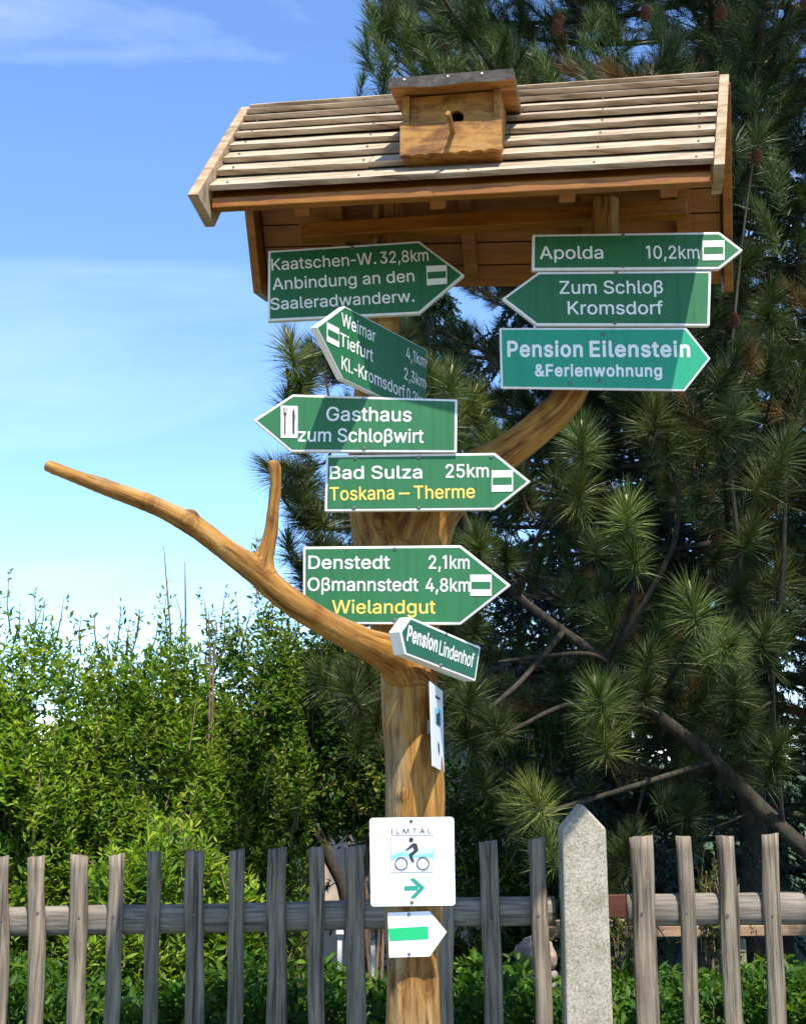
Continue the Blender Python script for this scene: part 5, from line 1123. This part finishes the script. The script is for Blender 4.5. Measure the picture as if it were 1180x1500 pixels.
# side boughs that carry the tufts
boughs = [((640, 640), [(600, 640, 6.3), (520, 640, 6.1), (440, 620, 5.9), (420, 540, 5.6)]), ((660, 700), [(600, 740, 6.4), (520, 770, 6.3), (450, 770, 6.2), (405, 715, 6.05)]),
          ((700, 800), [(640, 900, 6.3), (560, 1010, 6.1), (490, 1020, 6.0)]), ((825, 925), [(760, 1000, 6.2), (700, 1050, 5.9)]), ((758, 872), [(800, 760, 6.2), (850, 690, 6.0)]), ((890, 972), [(930, 860, 6.1), (925, 780, 5.9)]),
          ((890, 972), [(860, 958, 6.4), (790, 962, 6.4), (730, 970, 6.4)]), ((955, 1040), [(1000, 960, 6.0), (1018, 910, 5.8)]), ((955, 1040), [(900, 1035, 6.0)]), ((1045, 1115), [(900, 1160, 6.2), (800, 1190, 5.8)]), ((940, 1025), [(840, 1030, 6.3), (760, 1065, 6.2), (720, 1090, 6.2)]),
          ((1145, 1215), [(1130, 1000, 6.2), (1145, 850, 6.0), (1150, 700, 5.9)]), ((1045, 1115), [(1085, 900, 6.3), (1070, 700, 6.2), (1064, 590, 6.0)]), ((890, 972), [(985, 800, 6.4), (985, 680, 6.2), (962, 630, 6.0)])]
segs = [q for q in sp_]
for (sx, sy), pts in boughs:
    st = min(sp_, key=lambda q: (proj(q)[0] - sx) ** 2 + (proj(q)[1] - sy) ** 2)
    cp = [(st, 0.016)] + [(P(x, y, Y), 0.013 - 0.002 * i) for i, (x, y, Y) in enumerate(pts)]
    bp, br_ = tube_path(cp, 0.05); mbL.sweep(bp, br_, 7, wob=0.08, rng=rng); segs += bp
hp, ha, hs = [], [], []
for (px, py, Y, s, lx, cand) in hero:
    tp = P(px, py, Y)
    ax = Vector((lx + prg.uniform(-.1, .1), prg.uniform(-0.35, -0.05), 0.9)).normalized()
    near = min(segs, key=lambda q: (q - tp).length + (0.4 if q.z > tp.z else 0))
    bp = bez(near, tp - ax * 0.22 * s, tp, 5)
    mbL.sweep(bp, [0.007, 0.007, 0.006, 0.006, 0.006, 0.006], 6)
    hp.append(tuple(tp)); ha.append(tuple(ax)); hs.append(s)
    if cand:
        mbc = MB()
        for q in range(prg.choice((2, 3, 3))):
            a = ax + Vector((prg.uniform(-.25, .25), prg.uniform(-.25, .25), 0)) * (0 if q == 0 else 1)
            ln = prg.uniform(0.06, 0.10) * (1.0 if q == 0 else 0.7)
            mbc.sweep([tp, tp + a * ln * 0.5, tp + a * ln], [0.0065, 0.0075, 0.003], 7)
        c_ = mbc.build('candle', M['candle'], lean, smooth=True)
mbL.build('trunk', M['bark'], lean, smooth=True)
hp, ha, hs = np.array(hp), np.array(ha), np.array(hs)
# second and third whorl below each tip so that a tuft is a brush, not a star
k2 = len(hp)
tp2 = np.concatenate([hp, hp - ha * (0.13 * hs)[:, None] + nrg.normal(0, 0.05, (k2, 3)), hp + nrg.normal(0, 0.10, (k2, 3)) - ha * 0.12])
ax2 = norm(np.concatenate([ha, ha + nrg.normal(0, 0.35, (k2, 3)), ha + nrg.normal(0, 0.5, (k2, 3))]))
sz = np.concatenate([hs, hs * 0.95, hs * 0.85])
T = len(tp2)
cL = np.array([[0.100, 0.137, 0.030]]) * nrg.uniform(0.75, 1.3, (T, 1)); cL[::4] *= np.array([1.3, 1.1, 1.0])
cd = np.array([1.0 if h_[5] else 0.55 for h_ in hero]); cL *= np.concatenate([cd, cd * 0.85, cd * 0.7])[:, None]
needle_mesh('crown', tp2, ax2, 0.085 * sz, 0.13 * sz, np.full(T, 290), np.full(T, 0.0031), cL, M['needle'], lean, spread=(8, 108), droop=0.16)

# ---- spruces further back
def spruce(px, Y, H, Rm, label, seed, col):
    r_ = random.Random(seed); base = P(px, 1300, Y); base.z = 0
    rt = empty('spruce_tree', base); tag(rt, label, 'tree', 'trees behind the fence')
    mb = MB(); mb.sweep([base + Vector((0, 0, H * i / 12)) for i in range(13)], [0.16 * (1 - i / 13) + 0.01 for i in range(13)], 9)
    tp, ax = [], []
    z = 0.7
    while z < H - 0.2:
        Lr = Rm * (1 - z / H) ** 0.85 + 0.1
        a0 = r_.uniform(0, 6)
        for k in range(9):
            a = a0 + k * 2 * math.pi / 9 + r_.uniform(-.2, .2)
            L = Lr * r_.uniform(0.75, 1.1); d = Vector((math.cos(a), math.sin(a), 0))
            if d.y > 0.6 and r_.random() < 0.5: continue
            p0 = base + Vector((0, 0, z)); p2 = p0 + d * L + Vector((0, 0, -0.28 * L)); p1 = p0 + d * L * 0.5 + Vector((0, 0, 0.1))
            bp = bez(p0, p1, p2, 7); mb.sweep(bp, [0.02 * (1 - i / 9) for i in range(8)], 5)
            for i in range(2, 8):
                sv = Vector((-d.y, d.x, 0))
                for sg in (-1, 1, 0):
                    ln = r_.uniform(0.14, 0.34)
                    dv = (d * 0.4 + sv * sg * 0.7 + Vector((0, 0, -r_.uniform(0.25, 1.1)))).normalized()
                    tp.append(bp[i] + dv * ln); ax.append(dv)
        z += 0.27
    mb.build('trunk', M['bark'], rt, smooth=True)
    tp = np.array([tuple(v) for v in tp]); ax = np.array([tuple(v) for v in ax])
    ok = ~in_sky(tp, 60); tp, ax = tp[ok], ax[ok]; T = len(tp)
    c = np.array([col]) * nrg.uniform(0.7, 1.3, (T, 1))
    needle_mesh('crown', tp, ax, nrg.uniform(0.2, 0.36, T), np.full(T, 0.045), np.full(T, 60), np.full(T, 0.011), c, M['needle'], rt, spread=(35, 70), droop=0.05)
spruce(880, 10.5, 7.5, 2.3, 'blue-grey spruce with hanging twigs in the gap beneath the diagonal bough', 3, (0.030, 0.055, 0.045))
spruce(640, 18.0, 8.5, 2.8, 'dark spruce standing behind the forked trunk', 5, (0.018, 0.038, 0.016))
spruce(1130, 11.5, 9.0, 2.6, 'dark spruce behind the trunk of the big pine', 7, (0.018, 0.038, 0.018))
spruce(1010, 13.5, 9.0, 2.6, 'tall dark spruce farthest back, between the two nearer ones', 9, (0.016, 0.034, 0.016))

# ---- broad-leaved shrubs
def shrub(name, label, cat, spots, Y, colset, nleaf, leaf, seed, zmin=0.15, tops=(), stems=9, group=None, twl=0.26, density=1.0, depth=0.9, perT=15):
    """spots: [(px, py_top, half width px)] lobes making up the outline; leaves sit on short twigs through the volume"""
    r_ = np.random.default_rng(seed); pr = random.Random(seed)
    cx = sum(s[0] for s in spots) / len(spots); base = P(cx, 1300, Y); base.z = 0
    rt = empty(name, base); tag(rt, label, cat, group)
    mb = MB()
    TP, TD = [], []
    tot = sum(s[2] for s in spots)
    for (sx, sy, hw) in spots:
        top = P(sx, sy, Y); rx = hw / F * Y; n = int(nleaf / perT * hw / tot)
        u = r_.normal(0, 1, (n * 3, 3)); u = norm(u) * (r_.random((n * 3, 1)) ** 0.38)
        zc = (top.z + zmin) / 2; hz = (top.z - zmin) / 2
        p = np.stack([top.x + u[:, 0] * rx, Y + u[:, 1] * rx * depth, zc + np.sign(u[:, 2]) * np.abs(u[:, 2]) ** 0.75 * hz], 1)
        # clumps: hollows where a slow noise is low
        nz_ = np.array([noise.noise((q[0] * 3.3 + seed, q[1] * 3.3, q[2] * 3.3)) for q in p])
        p = p[nz_ > -0.2][:n]
        out = norm(p - np.array([[top.x, Y, zc - hz * 0.6]]))
        TP.append(p); TD.append(norm(out * 0.8 + np.array([[0, 0, 0.55]]) + r_.normal(0, 0.35, p.shape)))
        for k in range(stems):
            e = Vector(p[pr.randrange(len(p))]); b0 = base.lerp(Vector((top.x, Y, 0)), 0.8) + Vector((pr.uniform(-.15, .15), pr.uniform(-.15, .15), 0))
            md_ = b0.lerp(e, 0.5) + Vector((0, 0, 0.25)); bp = bez(b0, md_, e, 8)
            mb.sweep(bp, [0.014 * (1 - 0.7 * i / 9) for i in range(9)], 5)
    for (px, py, pyb) in tops:                       # upright leafy shoots that break the outline
        a, b_ = P(px + pr.uniform(-14, 14), pyb, Y), P(px, py, Y)
        mb.sweep([a, a.lerp(b_, 0.5) + Vector((pr.uniform(-.02, .02), 0, 0)), b_], [0.0045, 0.0035, 0.0015], 5)
        k = max(2, int((b_ - a).length / 0.10))
        for i in range(k + 1):
            q = a.lerp(b_, (i + 0.2) / (k + 0.2)); TP.append(np.array([tuple(q)])); TD.append(np.array([[pr.uniform(-.4, .4), pr.uniform(-.4, .4), 1.0]]))
    TP, TD = np.concatenate(TP), norm(np.concatenate(TD)); n = len(TP)
    tl = twl * r_.uniform(0.6, 1.2, n)
    for i in range(0, n, max(1, n // 260)):
        a = Vector(TP[i] - TD[i] * tl[i]); b_ = Vector(TP[i]); mb.sweep([a, a.lerp(b_, .5), b_], [0.0035, 0.003, 0.002], 4, cap=False)
    mb.build('stem', M['twig'], rt, smooth=True)
    idx = np.repeat(np.arange(n), perT); t = r_.random(len(idx))
    d = TD[idx]; ref = np.array([[0.3, 0.2, 1.0]]); e1 = norm(np.cross(d, ref)); e2 = np.cross(d, e1)
    az = r_.random(len(idx)) * 2 * np.pi
    rad = e1 * np.cos(az)[:, None] + e2 * np.sin(az)[:, None]
    pos = TP[idx] - d * (tl[idx] * t)[:, None]
    dirs = d * (0.35 + 0.5 * (1 - t))[:, None] + rad * 0.8 + r_.normal(0, 0.2, (len(idx), 3)) - np.array([[0, 0, 0.12]])
    ln = leaf[0] * r_.uniform(0.6, 1.2, len(idx)) * (0.75 + 0.4 * t)
    cs = np.array(colset); c = cs[r_.integers(0, len(cs), n)][idx] * r_.uniform(0.75, 1.3, (len(idx), 1))
    young = t < 0.16
    c[young] *= np.array([1.5, 1.3, 1.0])
    leaf_mesh('foliage', pos, dirs, ln, ln * leaf[1], c, M['leaf'], rt)
    return rt
LG = [(0.18, 0.28, 0.026), (0.13, 0.23, 0.022), (0.23, 0.30, 0.034), (0.10, 0.19, 0.022)]
MG = [(0.14, 0.23, 0.022), (0.10, 0.18, 0.018), (0.20, 0.25, 0.032)]
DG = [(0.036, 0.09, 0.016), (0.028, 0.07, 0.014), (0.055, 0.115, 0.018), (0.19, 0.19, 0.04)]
GS = 'shrubs behind the fence'
shrub('leafy_shrub', 'bright green leafy shrub at the far left with thin shoots rising into the sky', 'shrub', [(-60, 900, 130), (50, 905, 110), (20, 1010, 150)], 6.9, LG, 84000, (0.05, 0.33), 31,
      tops=[(14, 838, 930), (50, 868, 930), (66, 880, 940), (-10, 860, 930), (95, 868, 940), (-50, 850, 920), (120, 900, 960), (30, 880, 940), (74, 905, 950)], group=GS)
shrub('leafy_shrub', 'broad leafy shrub beyond the left end of the picture, beside the far left shrub', 'shrub', [(-230, 930, 130), (-420, 960, 140), (-640, 1000, 140)], 7.1, LG[:2] + MG, 36000, (0.065, 0.34), 33, group=GS)
shrub('leafy_shrub', 'bright green leafy shrub with olive tints right under the long bare branch', 'shrub', [(165, 925, 90), (250, 905, 85), (210, 1010, 130)], 7.1, LG[1:2] + MG, 72000, (0.048, 0.33), 37,
      tops=[(140, 888, 950), (178, 882, 950), (205, 895, 960), (232, 905, 960), (246, 850, 940), (255, 868, 930), (268, 905, 960), (160, 915, 970), (192, 905, 960)], group=GS)
shrub('leafy_shrub', 'denser mid-green shrub with small yellowish tips, behind the stub of the long branch', 'shrub', [(330, 890, 75), (395, 850, 65), (350, 1000, 120)], 7.5, [(a * .8, b * .85, c) for a, b, c in MG], 60000, (0.045, 0.36), 41,
      tops=[(375, 775, 870), (368, 795, 880), (296, 860, 930), (330, 862, 920), (345, 870, 930), (312, 890, 950)], group=GS)
shrub('leafy_shrub', 'low bright shrub with long narrow leaves just above the pickets at left', 'shrub', [(255, 1190, 105), (190, 1230, 90), (330, 1235, 70)], 6.2, LG, 22000, (0.062, 0.28), 43, group=GS)
shrub('dark_shrub', 'dark green shrub with sparse pale yellow leaves, left of the post', 'shrub', [(470, 900, 105), (530, 930, 80), (430, 1010, 100), (560, 1000, 60)], 7.9, DG, 56000, (0.045, 0.4), 47, zmin=1.18, group=GS, stems=4)
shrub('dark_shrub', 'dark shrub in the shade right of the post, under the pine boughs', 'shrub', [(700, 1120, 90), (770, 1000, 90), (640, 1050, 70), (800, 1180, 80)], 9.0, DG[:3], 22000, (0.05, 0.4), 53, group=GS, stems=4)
shrub('yellow_green_shrub', 'small yellow-green shrub behind the concrete post', 'shrub', [(905, 1225, 40), (850, 1250, 35)], 7.0, [(0.14, 0.19, 0.025), (0.10, 0.15, 0.02), (0.07, 0.12, 0.02)], 5000, (0.035, 0.36), 59, group=GS, stems=4)
shrub('yellow_green_shrub', 'small yellow-green shrub left of the big pine trunk', 'shrub', [(1040, 1235, 38), (1025, 1280, 30)], 7.2, [(0.13, 0.17, 0.025), (0.09, 0.13, 0.02), (0.06, 0.10, 0.02)], 4000, (0.035, 0.36), 61, group=GS, stems=4)
# bare dry rods sticking up
for (x0, y0, x1, y1) in ((240, 800, 250, 925), (271, 822, 272, 900), (305, 890, 308, 960), (318, 910, 312, 985)):
    a, b_ = P(x1, y1, 7.2), P(x0, y0, 7.2); mb = MB(); mb.sweep([Vector((a.x + 0.03, a.y, 0.2)), a, a.lerp(b_, .5), b_], [0.007, 0.006, 0.0045, 0.002], 6)
    o = mb.build('dry_stalk', M['twig']); tag(o, 'thin bare dry stalk standing above the left shrubs', 'stalk', 'bare stalks above the shrubs')

# leafy hedge along the foot of the fence
def hedge():
    r_ = np.random.default_rng(71)
    rt = empty('leafy_hedge', (0, 5.75, 0)); tag(rt, 'low dark green leafy hedge growing along the back of the picket fence', 'hedge')
    n = 6900
    x = r_.uniform(-3.6, 3.2, n); y = 5.42 + 0.75 * r_.random(n)
    ztop = 0.755 + 0.13 * np.array([noise.noise((q * 2.1, 3.3, 0)) for q in x]) + 0.05 * np.array([noise.noise((q * 7, 1.3, 0)) for q in x])
    z = 0.05 + (ztop - 0.05) * r_.random(n) ** 0.45
    TP = np.stack([x, y, z], 1); TD = norm(r_.normal(0, 0.4, (n, 3)) + np.array([[0, -0.35, 0.9]]))
    per = 11; idx = np.repeat(np.arange(n), per); t = r_.random(n * per); tl = 0.16
    d = TD[idx]; e1 = norm(np.cross(d, np.array([[0.3, 0.2, 1.0]]))); e2 = np.cross(d, e1); az = r_.random(n * per) * 6.283
    pos = TP[idx] - d * (tl * t)[:, None]; dirs = d * 0.6 + (e1 * np.cos(az)[:, None] + e2 * np.sin(az)[:, None]) * 0.8
    ln = 0.045 * (r_.uniform(0.55, 1.5, n))[idx] * r_.uniform(0.7, 1.2, n * per)
    cs = np.array([(0.045, 0.115, 0.016), (0.034, 0.09, 0.014), (0.085, 0.16, 0.024)]); c = cs[r_.integers(0, 3, n)][idx] * r_.uniform(0.75, 1.3, (n * per, 1)); c[t < .15] *= np.array([1.5, 1.3, 1])
    leaf_mesh('foliage', pos, dirs, ln, ln * 0.42, c, M['leaf'], rt)
    mb = MB()
    for i in range(70):
        q = Vector(TP[r_.integers(0, n)]); b0 = Vector((q.x + r_.uniform(-.1, .1), 5.75, 0)); mb.sweep([b0, b0.lerp(q, .5) + Vector((0, 0, .06)), q], [0.006, 0.005, 0.003], 5)
    mb.build('stem', M['twig'], rt, smooth=True)
hedge()

# ------------------------------------------------------------------ small things seen through the fence
a = P(475, 1320, 11.0); b_ = P(640, 1320, 11.0)
hs_ = empty('garden_house', Vector(((a.x + b_.x) / 2, 12.5, 0))); tag(hs_, 'beige plastered house wall glimpsed between the pickets left of the post', 'building')
x0, x1 = a.x - 0.1, b_.x + 1.6
mb = MB(); mb.box((x0, 11, 0), (x1 - x0, 0, 0), (0, 4, 0), (0, 0, 2.27)); mb.build('wall', M['plaster'], hs_)
mb = MB(); mb.prism([Vector((x0 - .25, 10.75, 2.26)), Vector((x0 - .25, 13, 2.6)), Vector((x0 - .25, 15.25, 2.26)), Vector((x0 - .25, 15.25, 2.36)), Vector((x0 - .25, 13, 2.72)), Vector((x0 - .25, 10.75, 2.36))], (x1 - x0 + .5, 0, 0)); mb.build('roof', M['rooftile'], hs_)
mb = MB(); mb.box((x1 - 1.4, 10.93, 0.95), (0.7, 0, 0), (0, 0.06, 0), (0, 0, 0.9)); wf = mb.build('window', M['whiteplate'], hs_)
mb = MB(); mb.box((x1 - 1.33, 10.915, 1.02), (0.56, 0, 0), (0, 0.03, 0), (0, 0, 0.76)); mb.build('pane', M['glass'], wf)
# dark leaning stem in front of that wall
sh = empty('bare_shrub_stem', P(516, 1330, 7.7)); sh.location.z = 0; tag(sh, 'dark leaning tree stem crossing the beige wall left of the post', 'tree', 'trees behind the fence')
mb = MB(); p_, r__ = tube_path([(Vector((sh.location.x + 0.05, 7.7, 0)), 0.045), (P(508, 1325, 7.7), 0.036), (P(484, 1262, 7.7), 0.032), (P(455, 1190, 7.7), 0.028), (P(440, 1080, 7.8), 0.025)], 0.05)
mb.sweep(p_, r__, 10, wob=0.06, rng=rng); mb.build('trunk', M['bark'], sh, smooth=True)
cr_ = nrg.normal(0, 1, (260, 3)) * np.array([[0.16, 0.16, 0.22]]) + np.array(P(440, 1060, 7.8))
ix = np.repeat(np.arange(260), 8)
ln = 0.045 * nrg.uniform(.6, 1.2, len(ix))
leaf_mesh('crown', cr_[ix] + vrand(len(ix), 0.05), vrand(len(ix), 1) + np.array([[0, 0, .4]]), ln, ln * 0.4, np.tile([[0.03, 0.075, 0.015]], (len(ix), 1)) * nrg.uniform(.7, 1.3, (len(ix), 1)), M['leaf'], sh)
# bench: brown plank on concrete blocks
bn = empty('garden_bench', P(950, 1400, 7.2)); bn.location.z = 0; tag(bn, 'rough bench of a brown plank on pale concrete blocks behind the right pickets', 'bench')
A_, B_ = P(788, 1366, 7.2), P(1185, 1362, 7.2)
mb = MB(); mb.box(A_ + Vector((0, 0, -0.03)), B_ - A_, (0, 0.34, 0), (0, 0, 0.055)); mb.build('seat', M['bench'], bn, bevel=0.004)
for px in (893, 1040):
    c = P(px, 1372, 7.24); zt = A_.z - 0.034; mb = MB(); mb.box((c.x, 7.24, -0.05), (0.19, 0, 0), (0, 0.26, 0), (0, 0, zt + 0.05)); mb.build('block', M['stone'], bn, bevel=0.012)
# red-brown board leaning behind the concrete post
a, b_ = P(862, 1345, 5.35), P(922, 1312, 5.35)
mb = MB(); mb.box((a.x, 5.35, a.z), (b_.x - a.x, 0, 0.004), (0, 0.03, 0), (0, 0, b_.z - a.z)); o = mb.build('red_board', M['redwood'], None, bevel=0.002)
tag(o, 'short red-brown board fixed behind the concrete post', 'board')
# boulder
bm = bmesh.new(); bmesh.ops.create_icosphere(bm, subdivisions=4, radius=1)
c = P(786, 1398, 7.0)
for v in bm.verts:
    nn_ = 1 + 0.22 * noise.noise(v.co * 1.3) + 0.06 * noise.noise(v.co * 5)
    v.co = Vector((v.co.x * 0.11 * nn_, v.co.y * 0.1 * nn_, v.co.z * 0.09 * nn_)) + Vector((c.x, c.y, c.z))
mb = MB(); mb.add([v.co.copy() for v in bm.verts], [[v.index for v in f.verts] for f in bm.faces]); bm.free()
tag(mb.build('boulder', M['pinkstone'], None, smooth=True), 'pinkish boulder behind the fence left of the concrete post', 'stone')
mb = MB(); mb.box((c.x - 0.10, 6.92, -0.02), (0.2, 0, 0), (0, 0.18, 0), (0, 0, c.z - 0.055)); tag(mb.build('stone_block', M['stone'], None, bevel=0.015), 'stone block under the pinkish boulder', 'stone')
# green shed far behind on the right
sh2 = empty('green_shed', P(985, 1290, 12.5)); sh2.location.z = 0; tag(sh2, 'teal-green garden shed glimpsed through the right pickets', 'shed')
x0, x1 = P(950, 1300, 12.5).x, P(1040, 1300, 12.5).x; zt = P(960, 1272, 12.5).z
mb = MB(); mb.box((x0, 12.5, 0), (x1 - x0, 0, 0), (0, 1.6, 0), (0, 0, zt)); mb.build('wall', M['shed'], sh2)
mb = MB(); mb.box((x0 - .1, 12.4, zt + 0.002), (x1 - x0 + .2, 0, 0), (0, 1.8, 0.12), (0, 0, 0.05)); mb.build('roof', M['shed'], sh2)
for k in range(7):
    xx = x0 + (x1 - x0) * (k + .5) / 7; mb = MB(); mb.box((xx, 12.48, 0.05), (0.03, 0, 0), (0, 0.018, 0), (0, 0, zt - 0.07)); mb.build('batten', M['shed'], sh2)
# bright painted slat seen between post and pickets
Yq = 9.0
sl = empty('garden_chair', P(540, 1368, Yq)); sl.location.z = 0; tag(sl, 'garden chair with white, orange and blue slats glimpsed left of the small arrow plate', 'chair')
def slat(px0, py0, px1, py1, mat, name, th=0.02):
    a, b_ = P(px0, py1, Yq), P(px1, py0, Yq); mb = MB(); mb.box((a.x, Yq, a.z), (b_.x - a.x, 0, 0), (0, th, 0), (0, 0, b_.z - a.z)); return mb.build(name, M[mat], sl, bevel=0.002)
slat(492, 1361, 512, 1369, 'whiteplate', 'armrest'); slat(546, 1359, 568, 1367, 'orange', 'backrest'); slat(540, 1370, 572, 1376, 'bluewood', 'seat')
for px in (494, 508, 543, 569):
    a = P(px, 1369, Yq); mb = MB(); mb.box((a.x, Yq + 0.022, 0), (0.03, 0, 0), (0, 0.03, 0), (0, 0, a.z + 0.02)); mb.build('leg', M['whiteplate'], sl)
